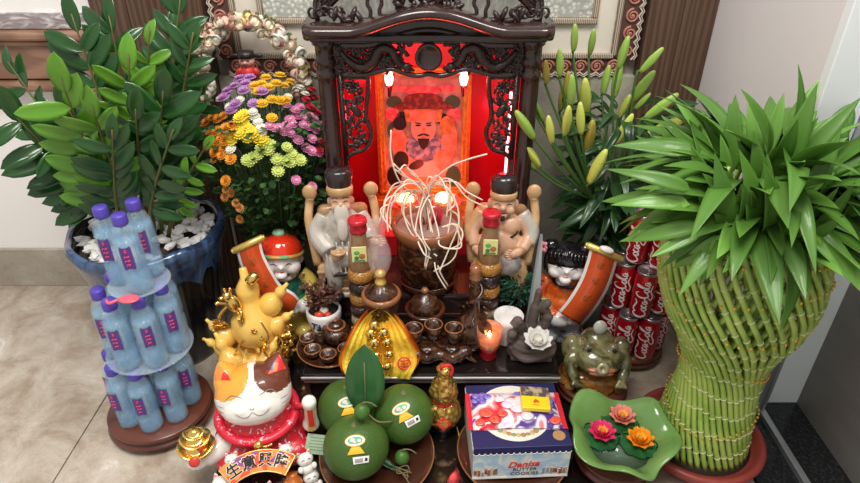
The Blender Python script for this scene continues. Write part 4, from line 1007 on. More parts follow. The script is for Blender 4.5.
# girl
t = thing('girl_figurine', 'porcelain girl figurine with glossy black hair holding a vermilion scroll', 'figurine', (.350, 1.262, LZ), -.15)
M_cape = P('porcelain_orange', (.72, .10, .02), .15, c2=(.80, .20, .03), sc=40, ramp=(.5, .6), coat=.5)
b = B(); b.ell((0, 0, .055), (.062, .055, .062), n=22, m=14); b.ell((-.032, -.03, .022), (.030, .040, .024)); b.ell((.034, -.03, .022), (.030, .040, .024)); b.box((0, 0, .006), (.10, .09, .012))
part('skirt', fuse(b, .003, 5, base=True), P('porcelain_grey', (.55, .60, .60), .15, c2=(.20, .12, .25), sc=36, ramp=(.58, .64), coat=.5), t)
b = B(); b.ell((0, 0, .145), (.054, .046, .055), n=20, m=12); b.ell((0, 0, .178), (.046, .040, .030)); b.ell((0, -.01, .12), (.060, .050, .03))
part('jacket', fuse(b, .003, 5), M_cape, t)
b = B(); arm(b, [(-.046, 0, .175), (-.068, -.018, .145), (-.056, -.044, .110), (-.02, -.062, .096)], .020, .018); part('sleeve', b, M_cape, t); b = B(); arm(b, [(.046, 0, .172), (.066, -.02, .16), (.058, -.045, .165)], .019, .016); part('sleeve', b, M_cape, t)
b = B(); b.ell((-.050, -.040, .105), (.026, .024, .036), (.3, -.3, 0)); part('cuff', b, P('porcelain_green', (.38, .58, .22), .15, c2=(.12, .28, .10), sc=70, ramp=(.62, .66), coat=.5), t, 'pale green patterned cuff')
b = B(); b.ell((-.012, -.064, .092), (.030, .020, .022)); hand(b, (.016, -.074, .098), (1, -.1, .2), 1.0); part('hand', b, M_por, t, 'white hand'); b = B(); hand(b, (.045, -.060, .180), (0, -.2, 1), .9); part('hand', b, M_por, t)
b = B(); b.ell((0, 0, 0), (.048, .045, .045), n=26, m=18); b.ell((-.024, -.019, -.019), (.019, .020, .016)); b.ell((.024, -.019, -.019), (.019, .020, .016)); b.ell((0, -.044, -.010), (.006, .006, .005)); b.ell((0, -.033, -.035), (.015, .014, .010)); b.lathe([(0, -.06), (.02, -.06), (.022, -.03), (0, -.03)], 14)
gh = fuse(b, .0025, 4); HMg = Mx.Translation((-.008, -.012, .230)) @ Mx.Rotation(-.28, 4, 'X') @ Mx.Rotation(.05, 4, 'Y')
hd = part('head', gh, M_por, t, M=HMg); face(hd, caster(gh))
b = B(); b.lathe([(.0505, -.004), (.053, .004), (.0525, .020), (.046, .036), (.032, .048), (.014, .053), (0, .054)], 30, (0, .006, 0), (-.10, 0, 0)); b.ell((0, .014, -.012), (.051, .040, .042), n=20, m=12)
for s_ in (-1, 1):
    b.ell((s_*.042, .004, .040), (.020, .018, .018)); b.ell((s_*.048, -.0, .0), (.008, .016, .026))
    for k in range(5): b.tube(bez([(s_*(.004+.008*k), -.030+.01*k*.3, .046-.004*k), (s_*(.006+.009*k), -.043+.003*k, .032), (s_*(.005+.009*k), -.046+.003*k, .020)], 4), .0042, 6)
part('hair', b, P('glossy_black_hair', (.008, .007, .009), .12, coat=.7), hd, 'glossy black hair with two buns')
for s_ in (-1, 1):
    b = B(); 
    for k in range(6): b.ell((s_*.061+.007*cos(k*1.05), -.006, .036+.009*sin(k*1.05)), (.006, .005, .006), n=8, m=6)
    part('hair_flower', b, P('hair_flower_pink', (.85, .30, .38), .3), hd, 'pink hair flower')
b = B(); b.tube([(.037*cos(a), -.012+.034*sin(a), .186+.006*sin(a)) for a in [2*pi*k/24 for k in range(24)]], .0045, 8, closed=True); part('collar', b, M_blk3, t)
sc = scroll_part(t, [(.070, -.060, .300), (.066, -.066, .262), (.056, -.076, .215), (.036, -.086, .165), (.012, -.090, .118)], [(.93, 0, -.36), (.93, 0, -.36), (.9, 0, -.42), (.86, 0, -.5)], .072)
b = B(); b.ell((.074, -.066, .311), (.018, .010, .008), (0, .3, 0)); part('ruyi_cloud', b, M_por, sc)
# ================================================================ STATUES BESIDE THE INCENSE BOWL
M_tan = P('tan_glaze', (.62, .40, .20), .3, c2=(.50, .30, .14), sc=25, coat=.2)
M_flesh = P('statue_flesh', (.62, .37, .24), .3, coat=.2)
M_robe = P('pale_robe', (.50, .46, .40), .28, c2=(.38, .35, .31), sc=40, ramp=(.45, .6), coat=.3)
M_beard = P('white_beard', (.60, .56, .50), .35)
M_sblk = P('statue_black', (.025, .018, .018), .25, coat=.4)
def throne(t):
    b = B(); b.rbox((0, .012, .045), (.135, .115, .09), .012, seg=3); b.rbox((0, .05, .13), (.12, .035, .16), .014, seg=3)
    for z in (.02, .045, .07): b.tube([(-.068, -.045, z), (0, -.052, z), (.068, -.045, z)], .005, 8)
    part('throne', b, M_tan, t)
    for s_ in (-1, 1):
        b = B(); b.tube(bez([(s_*.066, -.03, .085), (s_*.072, -.02, .14), (s_*.078, .0, .19), (s_*.074, .02, .225), (s_*.070, .02, .245)], 5), [.010]*20+[.012], 10); b.ell((s_*.070, .018, .258), (.017, .012, .019))
        part('armrest', b, M_tan, t)
# left: robed elder with a white beard
t = thing('elder_statue', 'seated white bearded elder statue in pale robe and tall black hat', 'statue', (-.205, 1.225, PZ), .12); t.scale = (1, .8, 1)
throne(t)
b = B(); b.ell((0, -.008, .165), (.047, .036, .065)); b.ell((0, -.03, .105), (.055, .045, .03)); b.ell((-.028, -.052, .07), (.024, .022, .055)); b.ell((.028, -.052, .07), (.024, .022, .055))
arm(b, [(-.04, -.005, .205), (-.062, -.02, .165), (-.035, -.055, .130)], .020, .022); arm(b, [(.04, -.005, .205), (.060, -.03, .170), (.064, -.06, .155)], .020, .018); b.box((0, -.035, .006), (.08, .06, .012))
part('robe', fuse(b, .003, 4, base=True), M_robe, t, 'pale grey robe')
b = B(); b.tube([(-.05, -.05, .02), (-.045, -.06, .06), (-.02, -.072, .075), (.02, -.072, .075), (.045, -.06, .06), (.05, -.05, .02)], .006, 8); b.ell((-.026, -.072, .012), (.018, .022, .010)); b.ell((.026, -.072, .012), (.018, .022, .010)); part('boots', b, M_sblk, t)
b = B(); b.ell((0, -.012, .246), (.026, .026, .031), n=22, m=14); b.ell((0, -.038, .243), (.005, .006, .006)); 
for s_ in (-1, 1): b.ell((s_*.026, -.010, .244), (.005, .006, .010)); b.ell((s_*.013, -.031, .236), (.010, .008, .009))
sh_ = fuse(b, .002, 3); hd = part('head', sh_, M_flesh, t); cst = caster(sh_)
b = B()
for s_ in (-1, 1): stroke(b, cst, [(s_*.017, .250), (s_*.011, .2525), (s_*.006, .250)], .0010); stroke(b, cst, [(s_*.019, .257), (s_*.011, .261), (s_*.005, .258)], .0014)
part('painted_face', b, M_sblk, hd)
b = B(); b.ell((0, -.040, .218), (.018, .010, .030), (-.15, 0, 0)); b.ell((0, -.050, .185), (.013, .008, .030), (-.1, 0, 0))
for s_ in (-1, 1): b.tube(bez([(s_*.002, -.040, .232), (s_*.012, -.040, .230), (s_*.016, -.042, .215)], 4), .003, 6)
part('beard', fuse(b, .0022, 3), M_beard, hd, 'long white beard')
b = B(); b.lathe([(.027, .262), (.030, .264), (.030, .280), (.027, .283)], 24, (0, -.01, 0)); part('hat_band', b, M_tan, hd)
b = B(); b.lathe([(0, .262), (.026, .264), (.027, .283), (.031, .300), (.032, .316), (.026, .322), (0, .324)], 24, (0, -.008, 0)); b.ell((0, .022, .29), (.030, .006, .026)); part('hat', b, M_sblk, hd, 'tall black hat')
b = B(); hand(b, (-.020, -.070, .128), (.9, -.3, .1), 1); b.ell((-.018, -.074, .124), (.012, .010, .010)); part('hand', b, M_flesh, t)
b = B(); hand(b, (.076, -.072, .158), (1, -.5, .1), 1.05); b.tube([(.062, -.060, .156), (.078, -.074, .158)], .010, 8); part('hand', b, M_flesh, t)
b = B(); ingot(b, (-.012, -.082, .132), .016, .012); part('ingot', b, M_tan, t)
b = B()
for k in range(7): b.tube(bez([(-.045+.014*k, -.055, .155), (-.040+.013*k, -.066, .115), (-.030+.010*k, -.073, .075)], 5), .0022, 6)
part('robe_folds', b, M_robe, t)
# right: bare bellied laughing god
t = thing('laughing_statue', 'seated bare bellied smiling statue with black cap and tan throne, right of the incense bowl', 'statue', (.168, 1.225, PZ), -.10); t.scale = (1, .8, 1)
throne(t)
b = B(); b.ell((0, -.018, .135), (.052, .046, .045), n=22, m=14); b.ell((-.020, -.020, .182), (.026, .026, .028)); b.ell((.020, -.020, .182), (.026, .026, .028)); b.ell((0, -.005, .180), (.044, .028, .040))
arm(b, [(-.044, -.0, .200), (-.066, -.015, .165), (-.060, -.045, .135)], .018, .013); arm(b, [(.044, -.0, .200), (.066, -.015, .160), (.050, -.055, .135)], .018, .013)
part('body', fuse(b, .003, 4), M_flesh, t)
b = B(); b.ell((0, -.03, .085), (.066, .050, .030)); b.ell((-.040, -.050, .055), (.030, .026, .050)); b.ell((.040, -.050, .055), (.030, .026, .050)); b.box((0, -.03, .006), (.10, .06, .012)); part('robe', fuse(b, .003, 4, base=True), M_tan, t)
for s_, m_ in ((-1, M_tan), (1, M_robe)):
    b = B(); arm(b, [(s_*.043, .004, .206), (s_*.070, -.008, .170), (s_*.064, -.030, .140)], .021, .017); part('sleeve', b, m_, t)
b = B(); b.ell((0, -.016, .240), (.029, .027, .030), n=22, m=14); b.ell((-.016, -.036, .230), (.011, .009, .010)); b.ell((.016, -.036, .230), (.011, .009, .010)); b.ell((0, -.044, .237), (.006, .006, .006)); b.ell((0, -.034, .217), (.014, .010, .008)); 
for s_ in (-1, 1): b.ell((s_*.030, -.012, .236), (.006, .007, .014))
sh_ = fuse(b, .002, 3); hd = part('head', sh_, M_flesh, t); cst = caster(sh_)
b = B()
for s_ in (-1, 1): stroke(b, cst, [(s_*.019, .245), (s_*.012, .248), (s_*.006, .244)], .0011); stroke(b, cst, [(s_*.020, .252), (s_*.012, .255), (s_*.005, .252)], .0009)
stroke(b, cst, [(-.010, .226), (0, .2225), (.010, .226)], .0014); b.ell((0, -.044, .212), (.006, .004, .008))
part('painted_face', b, M_sblk, hd)
b = B(); b.lathe([(.028, .254), (.031, .257), (.031, .268), (.028, .271)], 24, (0, -.014, 0)); part('hat_band', b, M_tan, hd)
b = B(); b.lathe([(0, .256), (.028, .257), (.029, .271), (.032, .285), (.030, .300), (.020, .308), (0, .31)], 24, (0, -.012, 0)); part('hat', b, M_sblk, hd, 'black cap')
b = B(); hand(b, (.030, -.078, .135), (-.8, -.3, .2), 1.0); b.tube([(.050, -.055, .135), (.032, -.078, .135)], .011, 8); part('hand', b, M_flesh, t)
b = B(); hand(b, (-.050, -.062, .128), (.7, -.4, -.2), 1.0); b.ell((-.056, -.052, .132), (.011, .010, .010)); part('hand', b, M_flesh, t)
b = B(); b.lathe([(0, 0), (.016, .002), (.026, .006), (.028, .010), (0, .012)], 20, (.022, -.078, .108), (1.1, .2, 0), fn=lambda a, i, r, z: (r*(1+.05*cos(9*a)), z)); part('fan', b, P('grey_fan', (.35, .32, .30), .35, c2=(.20, .18, .17), sc=60), t, 'round grey fan')
b = B(); b.tube([(.03*cos(a)*1.2, -.055-.012*sin(a), .186+.028*sin(a)) for a in [pi+pi*k/14 for k in range(15)]], .0026, 6); part('beads', b, M_sblk, t)

# ================================================================ CERAMIC WARE
M_tea = P('brown_relief_glaze', (.022, .007, .004), .2, c2=(.20, .10, .04), c3=(.065, .024, .010), ramp=(.40, .74, .56), sc=34, dist=1.6, detail=5, bump=.8, coat=.5)
M_teas = P('brown_glaze', (.045, .014, .007), .15, c2=(.075, .028, .012), sc=12, coat=.6)
M_rim = P('amber_rim_glaze', (.28, .11, .045), .2, coat=.5)
M_ash = P('incense_ash', (.30, .22, .18), .95)
IB = V((-.006, 1.232, PZ))
t = thing('incense_bowl', 'largest brown relief ceramic urn, full of ash with drooping curls of burnt incense', 'incense burner', IB); t.scale = (1, 1, .90)
def rel(n, amp): return lambda a, i, r, z: (r*(1+amp*sin(a*n+z*90)*sin(z*160+1)), z)
b = B(); b.lathe([(.058, .02), (.066, .03), (.072, .06), (.075, .11), (.074, .150), (.072, .165)], 60, fn=rel(11, .012), cap=False); part('bowl', b, M_tea, t)
b = B(); b.lathe([(0, 0), (.052, 0), (.062, .004), (.066, .010), (.062, .018), (.060, .026)], 44, cap=False); b.tube([(.0735*cos(a), .0735*sin(a), .034) for a in [2*pi*k/40 for k in range(40)]], .0028, 6, closed=True); part('foot_ring', b, M_teas, t)
b = B(); b.lathe([(.070, .158), (.078, .166), (.083, .180), (.086, .196), (.084, .204), (.078, .204), (.074, .190), (.070, .178)], 48, cap=False); part('rim', b, M_rim, t)
b = B(); b.lathe([(.075, .186), (.040, .193), (0, .198)], 30, cap=False); part('ash', b, M_ash, t)
b = B(); rr = random.Random(5)
for k in range(26):
    a = rr.uniform(0, 6.28); q = .03*math.sqrt(rr.random()); h = rr.uniform(.025, .055); b.tube([(q*cos(a), q*sin(a), .19), (q*cos(a)*1.3, q*sin(a)*1.3, .195+h)], .0016, 5)
o = part('incense_sticks', b, P('incense_red', (.50, .02, .05), .6), t); o['kind'] = 'stuff'
M_curl = P('incense_curl', (.82, .70, .56), .8)
zx = lambda p: (340+p[0]/3.7125, 170+p[1]/3.7125)
curls = [[(300, 130), (268, 90), (262, 150), (275, 220), (318, 290), (315, 360)], [(310, 100), (298, 200), (330, 290), (360, 320)], [(330, 80), (385, 55), (430, 120), (440, 200), (402, 300), (368, 380)],
         [(300, 60), (210, 62), (168, 110), (160, 190)], [(322, 70), (250, 32), (205, -2)], [(330, 110), (340, 220), (380, 288), (438, 280), (455, 232), (425, 200), (380, 212)], [(320, 120), (350, 300), (372, 380), (400, 430)],
         [(310, 90), (240, 78), (192, 130), (186, 205)], [(330, 70), (420, 42), (470, 80), (530, 112)], [(305, 80), (255, 50), (200, 90), (176, 160), (178, 230)], [(322, 80), (360, 20), (400, 90), (395, 180)], [(300, 120), (250, 90), (230, 150), (262, 210)], [(330, 120), (345, 60), (400, 70), (412, 150), (400, 240)],
         [(315, 100), (290, 30), (250, -8)], [(335, 95), (300, 160), (308, 250), (335, 300)]]
curls = [[zx(p) for p in c] for c in curls]+[[(427, 190), (413, 193), (399, 180), (391, 156), (391, 130)], [(430, 187), (448, 168), (466, 160), (487, 154)], [(428, 190), (410, 172), (405, 165), (398, 172)]]
rr = random.Random(12)
curls += [[(px+rr.uniform(-7, 7)*min(1, i), py+rr.uniform(-6, 6)*min(1, i)) for i, (px, py) in enumerate(c)] for c in (curls[:6]+curls[6:11])]
for c in curls:
    n = len(c); Y0 = IB.y-.01+rr.uniform(-.02, .02); pts = []
    for i, (px, py) in enumerate(c):
        f = min(1, i/2.2); lowp = max(0, (py-205)/60.0)
        pts.append(aty(px, py, Y0-.050*f*rr.uniform(.7, 1.1)-.040*min(lowp, 1)))
    pts = [V((IB.x+rr.uniform(-.015, .015), IB.y+rr.uniform(-.01, .01), PZ+.18))]+pts
    b = B(); pp = [V((p.x-IB.x, p.y-IB.y, (p.z-IB.z)/.9)) for p in bez(pts, 7)]; b.tube(pp, [.0019]*len(pp), 6); part('incense_curl', b, M_curl, t)
# oil lamp
t = thing('oil_lamp', 'brown ceramic oil lamp with clear glass chimney on a slender foot', 'oil lamp', (-.107, 1.062, TZ)); t.scale = (.9, .9, 1.13)
part('foot', B().lathe([(0, 0), (.030, 0), (.032, .004), (.024, .012), (.012, .022), (.010, .045), (.014, .060), (.010, .072), (.014, .082), (0, .084)], 30, fn=rel(7, .03)), M_teas, t)
part('bowl', B().lathe([(.010, .080), (.026, .088), (.038, .104), (.043, .124), (.044, .138)], 40, fn=rel(10, .02), cap=False), M_tea, t)
part('rim', B().lathe([(.043, .136), (.048, .140), (.049, .146), (.046, .150), (.040, .150)], 40, cap=False), M_rim, t)
part('lid', B().lathe([(.042, .149), (.034, .158), (.020, .166), (.014, .170), (0, .171)], 36, fn=rel(8, .03)), M_tea, t)
part('burner', B().lathe([(0, .17), (.013, .17), (.014, .176), (.011, .178), (.011, .190), (.014, .192), (.012, .198), (.004, .202), (0, .203)], 24), M_gldm, t)
M_glass = P('clear_glass', (.95, .78, .78), .03, alpha=.18, spec=1.0, coat=1)
part('chimney', B().lathe([(.013, .192), (.022, .205), (.029, .225), (.028, .245), (.020, .265), (.015, .280), (.018, .298), (.024, .308)], 36, cap=False, fn=lambda a, i, r, z: (r*(1+(.10*cos(7*a) if i == 7 else .04*cos(7*a) if i == 6 else 0)), z+(.003*cos(7*a) if i == 7 else 0))), M_glass, t, 'clear glass chimney')
# lidded jar
t = thing('lidded_jar', 'brown relief ceramic jar with domed knobbed lid in front of the big urn', 'jar', (-.012, 1.128, TZ))
part('saucer', B().lathe([(0, 0), (.030, 0), (.052, .006), (.055, .010), (.050, .010), (.028, .005), (0, .005)], 40), M_teas, t)
part('body', B().lathe([(0, .005), (.024, .005), (.026, .012), (.038, .022), (.046, .040), (.044, .058), (.036, .068)], 44, fn=rel(9, .02)), M_tea, t)
part('rim', B().lathe([(.036, .066), (.047, .070), (.049, .074), (.046, .078), (.036, .078)], 40), M_teas, t)
ld = part('lid', B().lathe([(.040, .078), (.036, .092), (.026, .106), (.012, .115), (.006, .120), (0, .12)], 40, fn=rel(9, .02)), M_tea, t)
part('knob', B().ell((0, 0, .126), (.009, .009, .008)), M_rim, ld)
# long necked flask
t = thing('long_necked_flask', 'round bodied brown relief flask with a long dragon neck and amber stopper', 'flask', (.100, 1.082, TZ))
b = B(); b.lathe([(0, 0), (.026, 0), (.028, .006), (.040, .024), (.046, .048), (.042, .070), (.028, .088), (.014, .100), (.012, .12), (.011, .16), (.012, .185), (.013, .195)], 44, fn=rel(8, .03)); part('body', b, M_tea, t)
b = B(); b.tube(bez([(.016*cos(k*.8)*(1-.0*k), .016*sin(k*.8), .09+.009*k) for k in range(12)], 4), .0045, 7); 
for a in (0, 2.1, 4.2): b.tube(bez([(.030*cos(a), .030*sin(a), .078), (.040*cos(a+.3), .040*sin(a+.3), .090), (.024*cos(a+.5), .024*sin(a+.5), .105)], 4), .004, 6)
part('neck_dragon', b, M_tea, t)
part('stopper', B().lathe([(0, .190), (.012, .190), (.014, .196), (.010, .202), (.013, .212), (.010, .224), (0, .227)], 24), M_rim, t, 'amber stopper')
# bean bottles
def beanbottle(name, label, loc, rz=0):
    t = thing(name, label, 'bottle', loc, rz, group='layered grain bottles')
    cols_ = [('layer_orange', (.52, .22, .04)), ('layer_cream', (.55, .42, .26)), ('layer_dark', (.05, .02, .015)), ('layer_orange', (.52, .22, .04)), ('layer_black', (.025, .014, .012)), ('layer_amber', (.60, .28, .05))]
    z = .004; hh = .032
    for k, (n, c) in enumerate(cols_):
        m_ = P(n, c, .3, c2=tuple(x*.55 for x in c), sc=240, kind='voronoi', ramp=(.2, .6), bump=.5, coat=.6)
        part('grain_layer', B().lathe([(0, z), (.024, z), (.029, z+.006), (.031, z+hh/2), (.029, z+hh-.006), (.024, z+hh), (0, z+hh)], 30), m_, t); z += hh
    part('shoulder', B().lathe([(.024, z), (.027, z+.010), (.026, z+.040), (.021, z+.060), (.0175, z+.078), (.0175, z+.10)], 30, cap=False), P('grain_glass', (.35, .20, .10), .08, alpha=.75, coat=1), t)
    part('paper_label', B().rbox((-.0, -.0275, z+.052), (.032, .002, .040), .0008, (.06, 0, 0), mi=0).ell((-.005, -.0285, z+.057), (.007, .001, .006), mi=1).ell((.006, -.0288, z+.048), (.007, .001, .007), mi=2).ell((-.006, -.0288, z+.044), (.005, .001, .005), mi=3).box((0, -.029, z+.0365), (.024, .001, .003), mi=3),
         [P('label_yellow', (.80, .82, .35), .4), P('label_green', (.12, .42, .10), .4), P('label_brown', (.45, .16, .05), .4), P('label_dkgreen', (.05, .22, .08), .4)], t, 'yellow and green picture label')
    part('wax_cap', B().lathe([(0, z+.095), (.0195, z+.095), (.020, z+.10), (.019, z+.114), (.021, z+.117), (.021, z+.124), (.018, z+.127), (0, z+.128)], 30), P('red_wax', (.50, .015, .03), .25, coat=.3), t, 'dark red cap')
    return t
beanbottle('layered_bottle', 'banded grain bottle with red cap and yellow label, beside the bearded elder statue', (-.156, 1.120, TZ), .1)
beanbottle('layered_bottle', 'banded grain bottle with red cap and yellow label, behind the long necked flask', (.135, 1.150, TZ-.0), -.05)
# tea tray, pot and cups
TC = V((-.234, 1.072, TZ))
t = thing('tea_tray', 'round dark brown tray with amber rim carrying a small teapot and cups', 'tray', TC); t.scale = (.77, .77, 1)
part('plate', B().lathe([(0, 0), (.085, 0), (.096, .004), (.100, .010), (.096, .010), (.088, .005), (0, .004)], 56), M_teas, t); part('rim', B().tube([(.099*cos(a), .099*sin(a), .0105) for a in [2*pi*k/56 for k in range(56)]], .0018, 6, closed=True), M_rim, t)
TZ2 = TZ+.0045
t = thing('teapot', 'small brown relief teapot on the round tray', 'teapot', (TC.x+.014, TC.y+.022, TZ2), .5); t.scale = (.85,)*3
part('body', B().lathe([(0, 0), (.022, 0), (.024, .004), (.038, .016), (.043, .030), (.038, .044), (.024, .052)], 40, fn=rel(9, .03)), M_tea, t)
part('rim', B().lathe([(.022, .050), (.027, .052), (.027, .056), (.020, .056)], 30), M_rim, t)
ld = part('lid', B().lathe([(.022, .055), (.018, .062), (.008, .066), (0, .067)], 30), M_tea, t); part('knob', B().ell((0, 0, .071), (.006, .006, .005)).ell((.003, 0, .077), (.003, .003, .004)), M_rim, ld)
part('spout', B().tube(bez([(.036, 0, .022), (.054, 0, .030), (.062, 0, .050)], 6), [.009]*6+[.006]*7, 10), M_tea, t); part('handle', B().tube(bez([(-.036, 0, .044), (-.058, 0, .046), (-.060, 0, .024), (-.040, 0, .016)], 5), .0042, 8), M_tea, t)
def cup(r, h):
    t = thing('tea_cup', '', 'cup')
    part('bowl', B().lathe([(0, 0), (r*.55, 0), (r*.60, .003), (r*.85, h*.35), (r*.95, h*.9), (r*.86, h*.9), (r*.72, h*.35), (r*.4, .008), (0, .007)], 30, fn=rel(7, .02)), M_tea, t)
    part('rim', B().tube([(r*.935*cos(a), r*.935*sin(a), h*.95) for a in [2*pi*k/28 for k in range(28)]], r*.075, 6, closed=True), M_rim, t)
    return t
c0 = cup(.0195, .024); spots_ = [(-.052, .006, 'at its left edge'), (-.034, -.034, 'at its front left'), (.004, -.050, 'nearest the front edge'), (.042, -.030, 'tucked behind the gold foil fan')]
for k, (x, y, w) in enumerate(spots_):
    o = c0 if k == 0 else dup(c0, (0, 0, 0)); o.location = (TC.x+x, TC.y+y, TZ2); o['label'] = 'low brown tea cup on the round tray, '+w; o['group'] = 'cups on the tea tray'
# dragon cup bench with three tall cups
BB = V((.012, 1.046, TZ))
t = thing('dragon_cup_stand', 'brown dragon shaped ceramic bench holding three small cups', 'stand', BB)
b = B(); b.rbox((0, .006, .022), (.135, .055, .032), .008, seg=3); b.tube(bez([(-.070, -.018, .018), (-.045, -.028, .030), (-.02, -.030, .018), (.01, -.030, .030), (.035, -.030, .018), (.060, -.026, .028)], 6), .013, 10); b.ell((.066, -.020, .030), (.018, .016, .015)); b.tube([(.070, -.024, .022), (.094, -.030, .006)], [.008, .003], 8); b.tube([(.07, -.02, .034), (.092, -.022, .036)], [.006, .002], 7)
for s_ in (-1, 1): b.ell((s_*.055, -.02, .008), (.012, .012, .009)); b.ell((s_*.055, .025, .008), (.012, .012, .009))
part('body', fuse(b, .003, 2, base=True), M_tea, t)
b = B()
for s_ in (-1, 1): b.tube(bez([(s_*.066, .02, .03), (s_*.074, .016, .055), (s_*.082, .01, .060)], 4), [.006]*8+[.003], 8)
part('end_scrolls', b, M_rim, t)
c1 = cup(.0215, .042)
for k, (x, w, y) in enumerate(((-.048, 'left', 0), (-.004, 'middle', .012), (.042, 'right', 0))):
    o = c1 if k == 0 else dup(c1, (0, 0, 0)); o.location = (BB.x+x, BB.y+.006+y, TZ+.0385); o['label'] = 'tall brown cup on the dragon bench, the %s one of three' % w; o['group'] = 'cups on the dragon bench'
# red glass votive candle
t = thing('votive_candle', 'red and amber glass candle cup glowing beside the dragon bench', 'candle', (.134, 1.045, TZ))
part('glass_foot', B().lathe([(0, 0), (.019, 0), (.020, .004), (.019, .020), (.022, .032), (.0, .034)], 28), P('red_glass', (.60, .01, .02), .05, trans=.5, coat=.6), t, 'deep red glass foot')
part('glass_cup', B().lathe([(.022, .032), (.0275, .040), (.029, .060), (.029, .084), (.027, .084), (.026, .060), (.020, .040)], 32, cap=False), P('amber_glass', (.85, .28, .14), .06, alpha=.55, coat=1), t)  # amber of the flame's reflection is put into the upper glass colour
part('wax', B().lathe([(0, .034), (.022, .040), (.024, .055), (0, .055)], 24), P('candle_wax', (.85, .35, .15), .4, emit=.25, ecol=(1, .3, .08)), t)  # emission on the wax carries the tealight glow
part('flame', B().lathe([(0, .056), (.004, .060), (.003, .068), (0, .076)], 12), P('candle_flame', (1, .7, .3), .4, emit=22), t, 'small flame')
# white pot with calligraphy
t = thing('calligraphy_pot', 'white ceramic pot with black brush lettering holding dried twigs and red and white eggs', 'plant pot', (-.256, 1.145, TZ), .12); t.scale = (.93,)*3
part('pot', B().lathe([(0, 0), (.034, 0), (.038, .004), (.044, .035), (.046, .060), (.043, .068), (.040, .068), (.040, .050), (0, .048)], 36), M_por, t)
part('soil', B().lathe([(0, .056), (.041, .056), (.0, .060)], 24), P('soil', (.06, .04, .03), .9), t)
pt = bpy.data.objects[t.children[0].name]
b = B(); b.text('Tài', .034, Mx.Translation((0, -.0455, .040)) @ Mx.Rotation(-.42, 4, 'Z') @ Mx.Translation((0, 0, 0)) @ Mx.Rotation(pi/2+.06, 4, 'X'), ext=.0012, shear=.25, bold=.01); 
b = B()
for body, a0, sz, dz in (('Tài', -.42, .030, .036), ('Lộc', .50, .027, .040)):
    vs, fs = textmesh(body, .02, .25, .012); out = []
    for p in vs:
        ang = a0+p[0]*sz/.0455; z = dz+p[1]*sz; r_ = .0445+(z-.035)*.04+.0009+p[2]*sz; out.append((r_*sin(ang), -r_*cos(ang), z))
    b.add(out, fs, False)
part('lettering', b, M_blk3, pt, 'black brush lettering')
b = B(); b.ell((.002, -.012, .068), (.012, .012, .013)); part('egg', b, P('egg_white', (.85, .82, .76), .3), t, 'white egg')
b = B(); b.ell((-.010, -.026, .064), (.013, .010, .011)); b.ell((.012, -.028, .064), (.009, .009, .009)); part('egg', b, P('egg_red', (.62, .06, .03), .25), t, 'red egg')
b = B(); rr = random.Random(6)
for k in range(34):
    a = rr.uniform(0, 6.28); h = rr.uniform(.05, .115); q = rr.uniform(.02, .07); p0 = V((rr.uniform(-.02, .02), rr.uniform(-.01, .02), .058)); p1 = p0+V((q*.5*cos(a), q*.4*sin(a), h*.6)); p2 = p0+V((q*cos(a), q*.7*sin(a), h))
    b.tube([p0, p1, p2], [.0022, .0016, .001], 5)
    for j in range(5):
        f = rr.uniform(.4, 1); p = p0.lerp(p1, min(1, f*1.5)) if f < .6 else p1.lerp(p2, (f-.6)/.4); smallleaf(b, p, V((rr.uniform(-1, 1), rr.uniform(-1, .6), rr.uniform(-.3, 1))), .016, .008)
o = part('dried_twigs', b, P('dried_brown', (.10, .04, .03), .6, c2=(.20, .09, .06), sc=60), t); o['kind'] = 'stuff'
# white mug, clay hand burner with lotus, green pine, grey cone
t = thing('white_mug', 'small white cup with swirling rim behind the clay hand burner', 'cup', (.184, 1.104, TZ))
part('bowl', B().lathe([(0, 0), (.028, 0), (.031, .004), (.034, .060), (.035, .074), (.032, .074), (.029, .05), (.02, .01), (0, .008)], 32, fn=lambda a, i, r, z: (r*(1+.02*cos(3*a+z*30)), z)), M_por, t); part('handle', B().tube(bez([(-.030, -.012, .060), (-.046, -.016, .05), (-.046, -.016, .03), (-.030, -.012, .02)], 4), .004, 8), M_por, t)
M_clay = P('grey_clay', (.085, .062, .055), .7, c2=(.12, .09, .08), sc=14, bump=.2)
t = thing('clay_burner', 'dark grey clay incense burner shaped as a raised hand over flowing drapery', 'incense burner', (.232, 1.046, TZ), -.05); t.scale = (.86, .9, .92)
b = B(); b.ell((0, 0, .018), (.066, .036, .026), n=20, m=12); b.ell((-.03, -.005, .034), (.034, .028, .020)); b.ell((.035, -.004, .034), (.032, .026, .020)); b.box((0, 0, .006), (.11, .05, .012))
b.tube(bez([(-.05, -.02, .03), (-.02, -.036, .018), (.02, -.034, .026), (.058, -.016, .03)], 6), .009, 8); b.tube(bez([(-.05, -.02, .046), (-.01, -.03, .040), (.03, -.026, .046), (.06, -.006, .048)], 6), .007, 8)
b.tube(bez([(-.022, .004, .04), (-.026, .006, .07), (-.034, .0, .095), (-.046, -.008, .112), (-.056, -.014, .104)], 6), [.018]*6+[.014]*12+[.012]*7, 10); b.ell((-.056, -.014, .080), (.014, .012, .014)); b.ell((-.044, -.010, .118), (.014, .012, .012)); b.ell((-.058, -.012, .062), (.012, .010, .012))
b.tube(bez([(.0, .012, .04), (-.002, .016, .10), (.004, .02, .15), (.008, .022, .190)], 6), [.017]*6+[.014]*6+[.010]*6+[.007], 10)
b.tube(bez([(.012, .010, .05), (.030, .012, .09), (.034, .014, .125), (.022, .012, .145), (.034, .010, .160)], 6), [.014]*12+[.010]*13, 10); b.ell((.036, .010, .118), (.014, .012, .012)); b.ell((.030, .012, .158), (.012, .010, .010))
part('body', fuse(b, .0028, 3, base=True), M_clay, t)
b = B()
